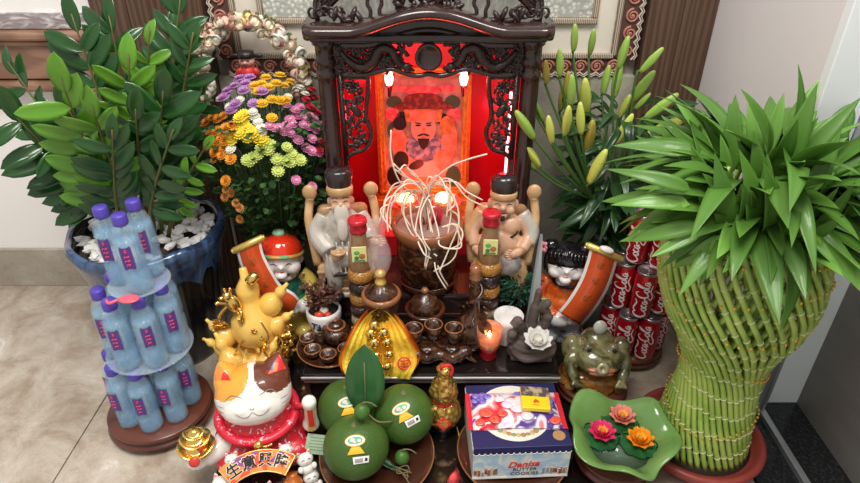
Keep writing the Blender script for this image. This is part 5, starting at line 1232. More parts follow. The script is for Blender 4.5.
for x, s_ in ((-.044, 1), (.030, -1)): b.tube(bez([(x, -.018, .114), (x+.008*s_, -.020, .120), (x+.012*s_, -.016, .112)], 4), .002, 6)
part('curls', b, M_clay, t)
t = thing('white_lotus', 'white porcelain lotus blossom resting on the clay burner', 'ornament', (.238, 1.020, TZ+.058), rot=(.25, 0, 0))
b = B(); lotus_flower(b, 9, .038, .0, rs=(1, .9, .7), tilt=(.55, .9, 1.2), w=.34); part('petals', b, P('lotus_white', (.86, .84, .80), .3), t); part('heart', B().ell((0, 0, .006), (.008, .008, .008)), P('lotus_cream', (.8, .75, .55), .4), t)
t = thing('miniature_pine', 'miniature dark green pine shrub before the laughing statue', 'plant', (.215, 1.158, TZ+.0))
part('pot', B().lathe([(0, 0), (.022, 0), (.026, .04), (.022, .04), (0, .036)], 20), M_teas, t); b = B(); rr = random.Random(14)
b.tube([(0, 0, .03), (.003, 0, .07), (-.003, .0, .10)], .004, 6); part('trunk', b, M_zstem, t); b = B()
for k in range(420):
    a = rr.uniform(0, 6.28); q = .042*math.sqrt(rr.random()); z = .075+rr.random()*.065; p = V((q*cos(a), .6*q*sin(a), z)); d = V((cos(a)+rr.uniform(-.6, .6), sin(a)+rr.uniform(-.6, .6), rr.uniform(-.2, 1.2))); smallleaf(b, p, d, .016, .005)
part('needles', b, P('pine_green', (.02, .09, .06), .5, c2=(.05, .15, .09), sc=60), t)['kind'] = 'stuff'
p1 = aty(541, 233, 1.13)
t = thing('grey_paper_cone', 'pale grey folded paper cone standing between the pine and the girl figurine', 'paper cone', (.255, 1.125, TZ), .2)
b = B(); H0 = p1.z-TZ; b.add([(-.030, -.010, 0), (.004, -.014, 0), (.006, .012, 0), (-.024, .014, 0), (p1.x-.255+.004, .004, H0), (p1.x-.255-.004, .0, H0+.002)], [(3, 2, 1, 0), (0, 1, 4, 5), (1, 2, 4), (2, 3, 5, 4), (3, 0, 5)], False); part('sheet', b, P('grey_paper', (.40, .44, .46), .5), t)
t = thing('white_cable', 'thin white power cable lying on the cabinet between oil lamp and jar', 'cable', (0, 0, 0))
part('wire', B().tube(bez([(-.095, 1.16, TZ+.003), (-.085, 1.10, TZ+.003), (-.06, 1.075, TZ+.003), (-.03, 1.08, TZ+.003), (.0, 1.10, TZ+.003), (.06, 1.13, TZ+.003), (.09, 1.16, TZ+.003)], 6), .002, 6), P('cable_white', (.65, .63, .60), .4), t)

# ================================================================ GOLD FOIL FAN
t = thing('foil_fan', 'gold and orange foil wrapped spade shaped offering studded with gold nuggets', 'offering', (-.112, .992, TZ-.010), .10, rot=(-.38, 0, .12))
M_foil = P('gold_foil', (.98, .72, .08), .28, .35, c2=(.90, .28, .02), sc=11, ramp=(.45, .72), dist=1, bump=.9, bsc=70)
def fo(u, v):
    # heart / spade outline: v from bottom to tip
    z = -.004+.168*v; w = .105*math.pow(max(1-v, 0), .58)*(1-.38*math.exp(-(v/.20)**2)); w = min(w, .088); x = (2*u-1)*w+.004*v
    pl = .0028*sin(u*60) if v > .03 else 0
    return (x, -.010-.020*(2*u-1)**2+pl-.004*sin(v*14), z)
b = B(); b.grid(fo, 72, 22); part('foil_front', b, M_foil, t, 'pleated shiny gold foil')
b = B(); b.grid(lambda u, v: (lambda p: (p[0]*1.10, p[1]+.014+.006*(1-abs(2*u-1)), p[2]*1.03+.001))(fo(u, v)), 40, 12)
part('foil_back', b, P('orange_foil', (.85, .20, .02), .25, .6, c2=(.9, .40, .04), sc=18, bump=.6, bsc=60), t)
b = B()
for z, n in ((.030, 2), (.056, 3), (.084, 2), (.106, 2), (.124, 1)):
    for k in range(n):
        x = (k-(n-1)/2)*.028+.006*sin(z*90); b.ell((x, -.022-.004*(k % 2), z), (.014, .010, .013), (k, z*9, k), 7, 5)
part('gold_nuggets', b, M_gld, t)
for s_ in (-1, 1):
    b = B(); c = (s_*.054, -.027, .034)
    b.tube([(c[0]+.0135*cos(a), c[1], c[2]+.0135*sin(a)) for a in [2*pi*k/20 for k in range(20)]], .0018, 6, closed=True)
    for k in (-1, 0, 1): b.tube([(c[0]-.009, c[1], c[2]+k*.006), (c[0]+.009, c[1], c[2]+k*.006)], .0014, 5)
    b.tube([(c[0], c[1], c[2]-.010), (c[0], c[1], c[2]+.010)], .0014, 5)
    part('red_seal', b, P('seal_red2', (.70, .05, .03), .35), t, 'round red seal character')
# ================================================================ FRUIT PLATE
M_dish = P('brown_dish', (.055, .018, .010), .2, coat=.4)
def dish(name, label, cx, cy, r):
    t = thing(name, label, 'plate', (cx, cy, LZ))
    part('dish', B().lathe([(0, 0), (r*.62, 0), (r*.66, .003), (r*.92, .010), (r, .015), (r*.97, .0165), (r*.62, .007), (0, .006)], 60), M_dish, t)
    part('rim', B().tube([(r*.985*cos(a), r*.985*sin(a), .0165) for a in [2*pi*k/60 for k in range(60)]], .0018, 6, closed=True), M_rim, t)
    return t
dish('fruit_plate', 'round brown plate with amber rim under the green pomelos', -.112, .850, .122)
M_pom = P('pomelo_skin', (.045, .105, .018), .42, c2=(.07, .145, .025), sc=7, ramp=(.3, .7), bump=.35, bsc=220)
M_pstem = P('twig', (.18, .15, .07), .7)
def pomelo(label, px, py, z, r, sd, sc_, rz):
    c = at(px, py, z)
    t = thing('pomelo', label, 'fruit', (c.x, c.y, z-r*.95))
    rr = random.Random(sd)
    f = lambda a, i, q, zz: (q*(1+.015*sin(2*a+sd)+.01*sin(3*a)), zz)
    pr = [(r*sin(pi*k/18)*(1-.05*cos(pi*k/18)*-1), r*.95-r*.95*cos(pi*k/18)) for k in range(19)]; pr[0] = (0, 0); pr[-1] = (0, r*1.87)
    sk = part('fruit', B().lathe(pr, 40, fn=f), M_pom, t)
    part('stem_button', B().lathe([(0, r*1.85), (.007, r*1.86), (.005, r*1.9), (.0025, r*1.9), (.002, r*1.98), (0, r*1.98)], 10), M_pstem, sk)
    # oval sticker, yellow ribbon and white barcode on the face towards the viewer
    b = [B(), B(), B(), B(), B()]
    cdir = V((-c.x*.85+sc_[0], -c.y, HCAM-z)).normalized(); u = V((0, 0, 1)).cross(cdir).normalized() * 1; w = cdir.cross(u)
    u = -u if u.x < 0 else u; w = w if w.z > 0 else -w
    th = sc_[1]; U = u*cos(th)+w*sin(th); Wv = w*cos(th)-u*sin(th); cc = V((0, 0, r*.95))
    def S(x, y, off): p = (cdir*r+U*x+Wv*y).normalized(); q = V((p.x, p.y, p.z*.95)); return cc+q*(r*1.022+off)
    def patch(bb, pts, off):
        n = len(pts); mx_, my_ = sum(p[0] for p in pts)/n, sum(p[1] for p in pts)/n
        vs = [S(mx_, my_, off)]+[S(mx_+(x-mx_)*f_, my_+(y-my_)*f_, off) for f_ in (.5, 1) for x, y in pts]
        fs = [(0, 1+i, 1+(i+1) % n) for i in range(n)]+[(1+i, 1+n+i, 1+n+(i+1) % n, 1+(i+1) % n) for i in range(n)]; bb.add(vs, fs, True)
    oval = lambda cx, cy, a_, b_: [(cx+a_*cos(2*pi*k/20), cy+b_*sin(2*pi*k/20)) for k in range(20)]
    y0 = .012
    patch(b[0], oval(0, y0, .0205, .0115), .0004); patch(b[1], oval(0, y0, .0185, .0098), .0007); patch(b[2], oval(0, y0, .0145, .007), .0010)
    patch(b[3], oval(-.005, y0+.001, .005, .0035), .0013); patch(b[1], oval(.0075, y0-.001, .0035, .003), .0013); patch(b[3], oval(-.001, y0-.0035, .003, .002), .0014)
    patch(b[0], [(-.008, y0-.012), (.008, y0-.012), (.017, y0-.026), (-.017, y0-.026)], .0006)
    s0 = part('sticker', b[0], P('sticker_orange', (.90, .52, .04), .4), sk, 'oval fruit sticker with yellow ribbon'); 
    part('sticker_ring', b[1], P('sticker_white', (.85, .82, .75), .4), sk); part('sticker_field', b[2], P('sticker_green', (.05, .40, .12), .4), sk); part('sticker_fruit', b[3], P('sticker_pink', (.85, .5, .6), .4), sk)
    if sc_[2]:
        ox, oy = sc_[3]; patch(b[4], [(ox-.017, oy-.008), (ox+.017, oy-.010), (ox+.017, oy+.007), (ox-.017, oy+.009)], .0006); part('barcode_label', b[4], P('barcode_white', (.85, .84, .84), .4), sk, 'white barcode label')
        bl = B()
        for k in range(9):
            x = ox-.013+k*.0018; patch(bl, [(x, oy-.004), (x+.0009, oy-.004), (x+.0009, oy+.005), (x, oy+.005)], .0011)
        patch(bl, [(ox+.007, oy-.003), (ox+.013, oy-.004), (ox+.013, oy+.003), (ox+.007, oy+.004)], .0011)
        part('barcode', bl, M_blk3, sk)
    return c, t
pomelo('large green pomelo in front with its sticker above a white barcode label', 356, 446, .118, .0655, 1, (.0, .0, 1, (.010, -.028)), 0)
pomelo('green pomelo at back left with its sticker partly hidden by the leaf', 348, 407, .125, .064, 2, (.03, .05, 0, (0, 0)), 0)
pomelo('green pomelo at right with a slanting sticker and tilted barcode label', 404, 413, .122, .064, 3, (-.02, .45, 1, (.012, -.024)), 0)
# the broad leaf standing on its twig and two green fruitlets
c = at(362, 410, .20)
t = thing('pomelo_leaf', 'single broad dark green leaf standing up between the pomelos', 'leaf', (c.x+.002, .885, .165))
lm = leafmesh('blade', .145, .092, droop=.12, fold=.10, n=12, pw=(.55, .62), mats=P('pomelo_leaf', (.018, .085, .02), .32, c2=(.03, .12, .03), sc=9, coat=.2), wav=.002)
link('blade', lm, t, frame((0, -.012, -.01), (.0, .20, .75), (.05, -1, .35)))
b = B(); b.tube([(0, -.018, -.01), (0, .002, .05), (0, .014, .10)], .0013, 5); b.tube(bez([(0, -.015, -.01), (.012, -.04, .005), (.03, -.05, .0), (.055, -.04, -.01)], 5), .002, 6)
part('twig', b, M_pstem, t)
M_lime = P('fruitlet_skin', (.06, .15, .025), .4, bump=.25, bsc=260)
for (px, py, z, lab) in ((362, 412, .205, 'tiny green fruitlet hanging in front of the standing leaf'), (402, 458, .075, 'tiny green fruitlet low at the right of the fruit plate')):
    r = .0155; cc = at(px, py, z); t = thing('fruitlet', lab, 'fruit', cc-V((0, 0, r)), group='green fruitlets')
    part('fruit', B().lathe([(r*sin(pi*k/12), r*1.12-r*1.12*cos(pi*k/12)) for k in range(13)], 20), M_lime, t); part('stem', B().tube(bez([(0, 0, r*2.2), (.004, 0, r*2.7), (.018, .0, r*2.6), (.030, -.004, r*2.2)], 4), .0014, 5), M_pstem, t)
cc = at(385, 462, .06); t = thing('dark_leaf', 'dark folded leaf lying under the lower fruitlet', 'leaf', (cc.x, cc.y, .062)); link('blade', leafmesh('blade', .085, .035, droop=.2, fold=.2, mats=MATS['pomelo_leaf']), t, frame((-.035, .02, 0), (1, -.5, -.1)))
b = B(); rr = random.Random(3)
for k in range(7): b.tube(bez([(rr.uniform(-.01, .01), .0, .0), (rr.uniform(.0, .03), rr.uniform(-.03, .01), rr.uniform(0, .012)), (rr.uniform(.02, .05), rr.uniform(-.05, .0), rr.uniform(-.004, .006))], 4), .0012, 5)
cc = at(404, 474, .058); t = thing('dried_twig', 'bundle of thin dry twigs at the lower right of the fruit plate', 'twig', (cc.x-.02, cc.y+.01, .062)); part('stems', b, M_pstem, t)
cc = at(316, 452, .08); t = thing('paper_tag', 'pale green printed paper tag leaning against the front pomelo', 'tag', (cc.x-.004, cc.y+.01, .062), rot=(-.5, .35, .15))
part('sheet', B().rbox((0, 0, .02), (.052, .0012, .042), .0004), P('tag_paper', (.42, .58, .38), .5, c2=(.50, .66, .46), sc=40), t)
b = B()
for k in range(5): b.box((-.002, -.0009, .034-.0065*k), (.036-.006*(k % 2), .0003, .0016))
part('printed_lines', b, P('tag_print', (.20, .34, .22), .5), t)

# ================================================================ GOLD GOURD BAG
t = thing('gold_gourd', 'small gold foil gourd with red seal and red cord on a black round base', 'ornament', (.029, .925, LZ))
part('base', B().lathe([(0, 0), (.026, 0), (.028, .005), (.022, .010), (.024, .016), (.018, .022), (0, .022)], 28), M_blk, t)
M_gb = P('crinkled_gold', (.85, .60, .18), .25, .8, c2=(.45, .25, .05), sc=95, kind='voronoi', ramp=(.1, .6), bump=1.0)
part('lower_bulb', B().lathe([(.012, .020), (.030, .030), (.039, .052), (.038, .072), (.030, .088), (.021, .097)], 40, fn=lambda a, i, r, z: (r*(1+.03*sin(9*a+z*60)), z)), M_gb, t)
part('upper_bulb', B().lathe([(.021, .096), (.029, .110), (.031, .124), (.025, .142), (.014, .158), (.012, .170), (.016, .184), (.012, .190), (0, .188)], 40, fn=lambda a, i, r, z: (r*(1+.05*sin(7*a-z*70)), z)), M_gb, t)
part('cord', B().tube(bez([(-.006, -.008, .185), (-.004, -.012, .200), (.010, -.012, .204), (.017, -.010, .192), (.014, -.012, .176)], 6), .003, 8), P('red_cord', (.75, .02, .03), .5), t, 'red cord loop')
part('neck_band', B().tube([(.0225*cos(a), .0225*sin(a), .097) for a in [2*pi*k/24 for k in range(24)]], .0028, 6, closed=True), MATS['red_cord'], t)
b = B(); Ms = Mx.Translation((0, -.0385, .062)) @ Mx.Rotation(-.15, 4, 'X')
b.prism([(0, .017), (.016, 0), (0, -.017), (-.016, 0)], .003, Ms @ Mx.Rotation(pi/2, 4, 'X')); sl = part('seal', b, MATS['seal_red2'], t, 'red diamond seal')
part('seal_character', B().text('福', .019, Ms @ Mx.Translation((0, -.0034, 0)) @ Mx.Rotation(pi/2, 4, 'X'), ext=.0004), M_gldm, sl)
b = B(); b.tube(bez([(.030, -.01, .02), (.034, -.02, .010), (.036, -.03, .004)], 4), .0012, 5); b.ell((.037, -.034, .004), (.004, .004, .004)); part('tassel', b, M_gldm, t)

# ================================================================ COOKIE BOX, SWEETS, SMALL YELLOW PACK
dish('box_plate', 'round brown plate with amber rim under the cookie box', .175, .856, .118)
BXZ = LZ+.0165; BW, BD, BH = .194, .168, .090
bx = thing('cookie_box', 'navy and pale blue cookie box with scalloped white edge and lettering on its front', 'box', (.178, .872, BXZ), .045)
M_navy = P('box_navy', (.022, .022, .10), .35); M_bside = P('box_side', (.62, .62, .58), .45)
part('carton', B().rbox((0, 0, BH/2), (BW, BD, BH), .001), M_bside, bx)
part('lid_top', B().rbox((0, 0, BH+.0006), (BW+.0005, BD+.0005, .0016), .0006), M_navy, bx, 'navy lid')
ff = P('box_front_print', (.42, .62, .78), .4, c2=(.80, .80, .72), sc=32, ramp=(.42, .60), dist=1)
part('front_panel', B().box((0, -BD/2-.0006, BH/2), (BW-.001, .0012, BH-.002)), ff, bx, 'pale blue printed front')
b = B()      # scalloped border along the top of the faces
for k in range(17):
    x = -BW/2+BW*(k+.5)/17; b.lathe([(0, 0), (.0052, 0), (.0052, .0009), (0, .0009)], 12, (x, -BD/2-.0009, BH-.013), (pi/2, 0, 0), smooth=False)
b.box((0, -BD/2-.0014, BH-.0055), (BW, .0012, .0145))
part('navy_band', b, M_navy, bx)
b = B()
for k in range(17): x = -BW/2+BW*(k+.5)/17; b.tube([(x+.0055*cos(a), -BD/2-.0019, BH-.0125+.0055*sin(a)) for a in [pi+pi*j/8 for j in range(9)]], .0008, 4)
b.box((0, -BD/2-.0010, .0015), (BW, .0015, .003)); b.box((0, -BD/2-.0010, .0055), (BW, .0012, .0012))
for k in range(15):
    y = -BD/2+BD*(k+.5)/15; b.lathe([(0, 0), (.0052, 0), (.0052, .0009), (0, .0009)], 10, (-BW/2-.0004, y, BH-.006), (0, -pi/2, 0), smooth=False)
part('scallops', b, P('box_white', (.85, .84, .80), .4), bx)
FT = lambda x, z, o=.0018: Mx.Translation((x, -BD/2-o, z)) @ Mx.Rotation(pi/2, 4, 'X')
part('front_lettering', B().text('Danisa', .0235, FT(.004, .041) @ Mx.Rotation(.06, 4, 'Z'), ext=.0003, shear=.35, bold=.02), P('letter_red', (.72, .05, .03), .4), bx, 'red slanted lettering')
part('front_lettering', B().text('BUTTER', .0125, FT(.008, .026), ext=.0003, sx=1.1).text('COOKIES', .0125, FT(.008, .0135), ext=.0003, sx=1.1), P('letter_navy', (.05, .05, .12), .4), bx, 'dark lettering')
rr = random.Random(17); FM = [P('fig_red', (.55, .12, .08), .5), P('fig_ochre', (.70, .50, .22), .5), P('fig_grey', (.30, .32, .38), .5), P('fig_brown', (.30, .16, .08), .5), P('fig_skin', (.75, .55, .42), .5)]
for k in range(26):
    b = B()    # printed villagers left and right of the lettering
    sd = -1 if k < 13 else 1; x = sd*rr.uniform(.046, .092); h = rr.uniform(.016, .026); z = rr.uniform(.008, .016)
    b.add([(x-.003, -BD/2-.0016, z), (x+.003, -BD/2-.0016, z), (x+.0018, -BD/2-.0016, z+h*.7), (x-.0018, -BD/2-.0016, z+h*.7)], [(0, 1, 2, 3)], False, k % 4); b.lathe([(0, 0), (.0022, 0), (0, .0004)], 8, (x, -BD/2-.0016, z+h*.76), (pi/2, 0, 0), mi=4); part('printed_villager', b, FM, bx)
b = B(); b.lathe([(0, 0), (.075, 0), (.075, .0006), (0, .0006)], 48, (-.004, .004, BH+.0014), smooth=False, fn=lambda a, i, r, z: (r*(1 if abs(cos(a)) < .9 else 1), z)); cr = part('lid_circle', b, P('lid_cream', (.78, .74, .66), .4), bx)
b = B(); rr = random.Random(19)
for k in range(14): a = -2.6+k*.16; b.ell((.060*cos(a), .004+.060*sin(a), BH+.0022), (rr.uniform(.004, .009), rr.uniform(.004, .007), .0006), n=9, m=4, mi=k % 3)
part('printed_cookies', b, [P('cookie', (.70, .42, .14), .5), P('cookie2', (.45, .25, .10), .5), P('wreath', (.25, .32, .20), .5)], bx)
part('gold_badge', B().lathe([(0, 0), (.0125, 0), (.0125, .0012), (.010, .0014), (0, .0012)], 24, (.076, -.060, BH+.0014), smooth=False), P('badge_gold', (.60, .36, .16), .35, .4), bx, 'round gold badge')
# sweet bag
SZ = BXZ+BH+.0022
t = thing('sweet_bag', 'shiny bag of sweets printed with strawberries, grapes and white cream lying on the cookie box', 'bag', (.176, .878, SZ), .02)
BWd, BDp = .182, .098
def bag(u, v):
    e = (sin(pi*min(max(u, .001), .999))**.45)*(sin(pi*min(max(v, .001), .999))**.5); x = (u-.5)*BWd*(1-.03*sin(v*pi)); y = (v-.5)*BDp*(1-.05*sin(u*pi))
    return (x, y, .0015+.022*e+.0016*noise.noise(V((u*9, v*7, 2))))
bagm = bpy.data.materials.new('sweet_bag_print'); bagm.use_nodes = True; nt = bagm.node_tree; bs = nt.nodes['Principled BSDF']
tc = nt.nodes.new('ShaderNodeTexCoord'); mp = nt.nodes.new('ShaderNodeMapping'); mp.inputs['Scale'].default_value = (1, 1, 1); nt.links.new(tc.outputs['Object'], mp.inputs[0])
n1 = nt.nodes.new('ShaderNodeTexNoise'); n1.inputs['Scale'].default_value = 24; n1.inputs['Detail'].default_value = 1; n1.inputs['Distortion'].default_value = .6; nt.links.new(mp.outputs[0], n1.inputs['Vector'])
rp = nt.nodes.new('ShaderNodeValToRGB'); rp.color_ramp.interpolation = 'EASE'; e = rp.color_ramp.elements; e[0].position = .36; e[0].color = (.70, .015, .03, 1); e[1].position = .62; e[1].color = (.10, .04, .30, 1)
for pos, c_ in ((.44, (.85, .25, .28, 1)), (.49, (.88, .84, .84, 1)), (.55, (.80, .70, .82, 1))): x = e.new(pos); x.color = c_
nt.links.new(n1.outputs[0], rp.inputs[0]); nt.links.new(rp.outputs[0], bs.inputs['Base Color']); bs.inputs['Roughness'].default_value = .22; bs.inputs['Coat Weight'].default_value = .6
b = B(); b.grid(bag, 26, 16); b.grid(lambda u, v: ((u-.5)*BWd, (.5-v)*BDp, 0), 2, 2); bg = part('wrapper', b, bagm, t)
for s_ in (-1, 1): part('crimped_edge', B().rbox((s_*(BWd/2+.004), 0, .0015), (.010, BDp, .0012), .0004), P('bag_red', (.70, .02, .04), .25, coat=.5), t)
rr = random.Random(23)
def ontop(x, y, r): u = x/BWd+.5; v = y/BDp+.5; return bag(u, v)[2]
for nm_, lst, col_, c2_ in (('strawberry', [(-.062, -.018, .015), (-.045, -.034, .013), (-.075, -.036, .011), (.076, -.034, .013), (-.03, -.022, .012)], (.70, .02, .03), (.82, .12, .08)), ('grape', [(-.078, .034, .009), (-.064, .036, .009), (-.07, .022, .009), (-.055, .026, .009), (-.082, .020, .008), (-.066, .012, .008), (.07, .0, .009), (.076, .014, .009), (.068, -.016, .009), (.02, .036, .008), (.008, .030, .009)], (.10, .05, .38), (.25, .18, .6)), ('blossom', [(-.010, .004, .014), (.002, -.012, .015), (-.018, -.004, .012), (.02, -.028, .014), (-.03, .014, .012)], (.88, .84, .88), (.8, .7, .8))):
    for x, y, r_ in lst: part('printed_'+nm_, B().ell((x, y, ontop(x, y, r_)+.0003), (r_, r_*.85, .0022), n=14, m=6), P('bag_'+nm_, col_, .25, c2=c2_, sc=120, kind='voronoi', ramp=(.1, .5), coat=.5), bg)
t = thing('yellow_pack', 'small flat yellow pack with a dark photo panel lying on the bag of sweets', 'packet', (.216, .884, SZ+.0238), rot=(.02, .04, -.06))
part('pack', B().rbox((0, 0, .005), (.058, .058, .010), .0012), P('pack_yellow', (.92, .68, .02), .3, coat=.3), t)
part('photo_panel', B().rbox((0, .016, .0103), (.0575, .026, .0006), .0002), P('photo_panel', (.10, .08, .07), .4, c2=(.50, .38, .26), sc=75, ramp=(.45, .6)), t)
part('emblem', B().prism([(-.006, -.012), (0, -.004), (.005, -.008), (.008, -.014), (.002, -.013), (-.002, -.016)], .0008, z0=.0101).box((0, -.020, .0103), (.014, .0015, .0006)), P('emblem_red', (.65, .12, .02), .4), t)

# ================================================================ TOAD
def roundstand(label, x, y, z, r, h, m=M_std):
    t = thing('round_stand', label, 'stand', (x, y, z)); part('disc', standprof(B(), r, h), m, t)
    for k in range(4): a = pi/4+k*pi/2; part('foot', B().rbox((r*.78*cos(a), r*.78*sin(a), .006), (r*.3, r*.18, .012), .004, (0, 0, a+pi/2)), m, t)
    return t
TP = at(592, 378, .075)
roundstand('round reddish wooden stand under the ceramic toad', TP.x, TP.y, LZ, .086, .034)
M_toad = P('toad_glaze', (.060, .058, .020), .08, c2=(.24, .22, .10), c3=(.04, .03, .012), ramp=(.42, .6, .75), sc=22, dist=1.2, bump=.5, bsc=60, coat=.8)
M_coin = P('amber_coins', (.38, .17, .035), .18, c2=(.20, .08, .02), sc=40, bump=.6, bsc=70, coat=.6)
t = thing('money_toad', 'olive glazed ceramic toad with open mouth squatting on a heap of amber coins', 'figurine', (TP.x, TP.y, LZ+.0345), -.05); t.scale = (1.08, 1.0, 1.2)
b = B(); b.ell((0, 0, .018), (.070, .056, .022), n=22, m=10)
part('coin_heap', b, M_coin, t)
b = B(); rr = random.Random(9)
for k in range(56):
    a = rr.uniform(0, 6.28); z = rr.uniform(.008, .030); q = 1-.25*(z-.008)/.022; b.lathe([(0, 0), (.011, 0), (.011, .003), (.003, .003), (.003, .002), (0, .002)], 12, (.070*q*cos(a), .056*q*sin(a), z), (rr.uniform(.9, 1.4), 0, a+pi/2), smooth=False)
o = part('coins', b, M_coin, t); o['kind'] = 'stuff'
b = B(); b.ell((0, .006, .058), (.056, .048, .034), n=22, m=14); b.ell((0, -.024, .074), (.050, .034, .022)); b.ell((0, -.030, .060), (.046, .030, .014)); b.ell((-.026, -.022, .095), (.013, .013, .012)); b.ell((.026, -.022, .095), (.012, .012, .012)); b.ell((0, .02, .085), (.036, .034, .026))
for s_ in (-1, 1):
    b.tube(bez([(s_*.038, -.004, .066), (s_*.056, -.014, .062), (s_*.056, -.032, .046), (s_*.046, -.046, .034)], 5), [.015]*8+[.012]*8, 10)
    for k in (-1, 0, 1): b.tube([(s_*.046, -.046, .034), (s_*.046+k*.012, -.064, .026)], [.006, .0045], 7)
    b.ell((s_*.052, .018, .064), (.022, .026, .030))
part('body', fuse(b, .003, 3), M_toad, t)
part('mouth', B().ell((0, -.056, .066), (.030, .009, .005), (.15, 0, 0)).ell((0, -.058, .059), (.026, .008, .006)), P('toad_lip', (.42, .15, .08), .2, coat=.5), t, 'reddish open mouth')
part('coin_in_mouth', B().lathe([(0, 0), (.013, 0), (.013, .003), (.004, .003), (.004, .001), (0, .001)], 20, (0, -.062, .073), (1.2, 0, 0)), P('pale_coin', (.45, .42, .26), .3, .3, bump=.6, bsc=200), t)
for s_ in (-1, 1): part('eye', B().ell((s_*.026, -.033, .097), (.005, .004, .005)), M_blk3, t)
part('disc_on_back', B().lathe([(0, 0), (.014, 0), (.014, .003), (0, .003)], 22, (0, .012, .122), (1.2, 0, 0)), P('jade_disc', (.45, .46, .40), .3), t, 'grey disc standing on its back')
b = B()
for k in range(26): a = rr.uniform(0, 6.28); q = math.sqrt(rr.random()); b.ell((.040*q*cos(a), .012+.036*q*sin(a), .104-.020*q*q), (.0035, .0035, .003), n=7, m=5)
part('warts', b, P('toad_copper', (.25, .10, .04), .2, coat=.5), t)

# ================================================================ LOTUS LEAF BOWL
LP = at(618, 450, .085)
roundstand('round reddish wooden stand under the green lotus leaf bowl', LP.x-.004, LP.y+.004, LZ, .080, .038)
M_lotb = P('green_bowl', (.145, .30, .075), .18, c2=(.19, .36, .11), sc=6, coat=.5)
t = thing('lotus_leaf_bowl', 'bright green bowl shaped as a wavy lotus leaf filled with water', 'bowl', (LP.x, LP.y, LZ+.0385), -.15); t.scale = (.95, .95, 1)
def lb(a, i, r, z):
    w = max(0, (z-.012)/.05); n_ = cos(5*a+.6)*.5+.5*cos(3*a-1.1); f = .11*n_*w+.02*sin(9*a)*w
    return (r*(1+f), z+.012*w*cos(5*a+2.0)+.006*w*sin(3*a))
out = [(0, 0), (.040, 0), (.045, .004), (.058, .014), (.078, .034), (.098, .054), (.113, .060), (.115, .063), (.111, .0645), (.095, .058), (.075, .039), (.055, .020), (.035, .012), (0, .012)]
part('bowl', B().lathe(out, 90, fn=lb), M_lotb, t)
part('water', B().lathe([(0, .033), (.070, .033), (0, .0335)], 50), P('bowl_water', (.20, .30, .22), .02, alpha=.5, coat=1), t)
WZ = LP.z*0+LZ+.0385+.0337
def pad(x, y, r, rot, label):
    o = tag(part('lily_pad', B().lathe([(0, .0), (r*.5, .001), (r*.9, .0015), (r, .006), (r*1.02, .0065), (r*.9, .0035), (r*.5, .003), (0, .002)], 40, fn=lambda a, i, q, z: (q*(1+.05*cos(8*a))*(.25 if abs(math.atan2(sin(a), cos(a))) < .16 and i in (2, 3, 4, 5) else 1), z)), P('lily_pad', (.015, .10, .03), .25, c2=(.03, .16, .05), sc=40, coat=.5)), label, 'leaf', 'floating lily pads'); o.location = (x, y, WZ); o.rotation_euler = (0, 0, rot)
def flower(px, py, c1, c2, label, r=.030):
    p = at(px, py, WZ+.012); pad(p.x-.004, p.y-.003, .037, rr.uniform(0, 6), 'dark green floating pad under the '+label.split(' with')[0])
    t = thing('lotus_blossom', label, 'flower', (p.x, p.y, WZ+.0065), group=None)
    b = B(); lotus_flower(b, 8, r, .001, rs=(1, .92, .75), tilt=(.35, .7, 1.0), w=.36); part('petals', b, P('lotus_'+label.split()[0], c1, .4, sss=.1), t)
    b = B(); lotus_flower(b, 7, r*.55, .004, rs=(1, .7), tilt=(.8, 1.2), w=.5); part('heart', b, P('lotus_heart_'+label.split()[0], c2, .45), t)
flower(622, 417, (.88, .34, .28), (.95, .50, .10), 'salmon pink lotus blossom with orange heart at the back of the green bowl')
flower(602, 433, (.85, .05, .20), (.92, .40, .08), 'crimson lotus blossom with orange heart at the left of the green bowl')
flower(640, 440, (.95, .38, .02), (.95, .50, .04), 'orange lotus blossom at the right of the green bowl')

# ================================================================ COLA CANS
M_can = P('can_red', (.52, .008, .015), .22, .35, coat=.5); M_canm = P('can_aluminium', (.62, .60, .60), .28, .9); M_canw = P('can_white', (.86, .82, .82), .35)
CR = .0265; CH = .130
cn = thing('drink_can', '', 'can')
part('body', B().lathe([(0, .003), (.018, .002), (.022, .0), (.024, .004), (CR, .012), (CR, .112), (.0235, .122), (.0235, .124)], 32, cap=False), M_can, cn)
part('lid', B().lathe([(.0235, .122), (.0245, .127), (.0242, .1295), (.0225, .1285), (.0215, .124), (0, .124)], 32, cap=False), M_canm, cn); part('base_ring', B().lathe([(.0205, .0012), (.0225, -.0002), (.0245, .004), (.0240, .0045)], 32, cap=False), M_canm, cn)
part('pull_tab', B().rbox((0, -.004, .1255), (.010, .018, .0014), .0006).lathe([(.003, 0), (.0055, 0), (.0055, .0015), (.003, .0015)], 12, (0, -.010, .1262)), M_canm, cn)
# flowing script that climbs the can, drawn as brush strokes
S_ = []
S_.append([(1.1, 2.5), (.5, 3.0), (-.2, 2.3), (-.3, 1.1), (.2, .2), (1.0, .4), (1.6, 1.1)])
S_.append([(1.0, 2.5), (1.6, 3.1), (2.6, 2.8), (3.6, 2.5), (4.4, 2.9)])
def o_(x, y=.2, s=1): return [(x+.5*s, y+1.1*s), (x+.05*s, y+.75*s), (x+.1*s, y+.1*s), (x+.55*s, y), (x+.85*s, y+.5*s), (x+.5*s, y+1.1*s)]
def c_(x): return [(x+.75, 1.2), (x+.3, 1.3), (x, .75), (x+.25, .2), (x+.9, .45)]
def a_(x): return [(x+.75, 1.25), (x+.2, 1.1), (x+.05, .4), (x+.4, .15), (x+.8, .9), (x+.8, .3), (x+1.1, .35)]
S_ += [o_(1.5), c_(2.45), a_(3.4), [(4.5, .8), (5.1, .85)]]
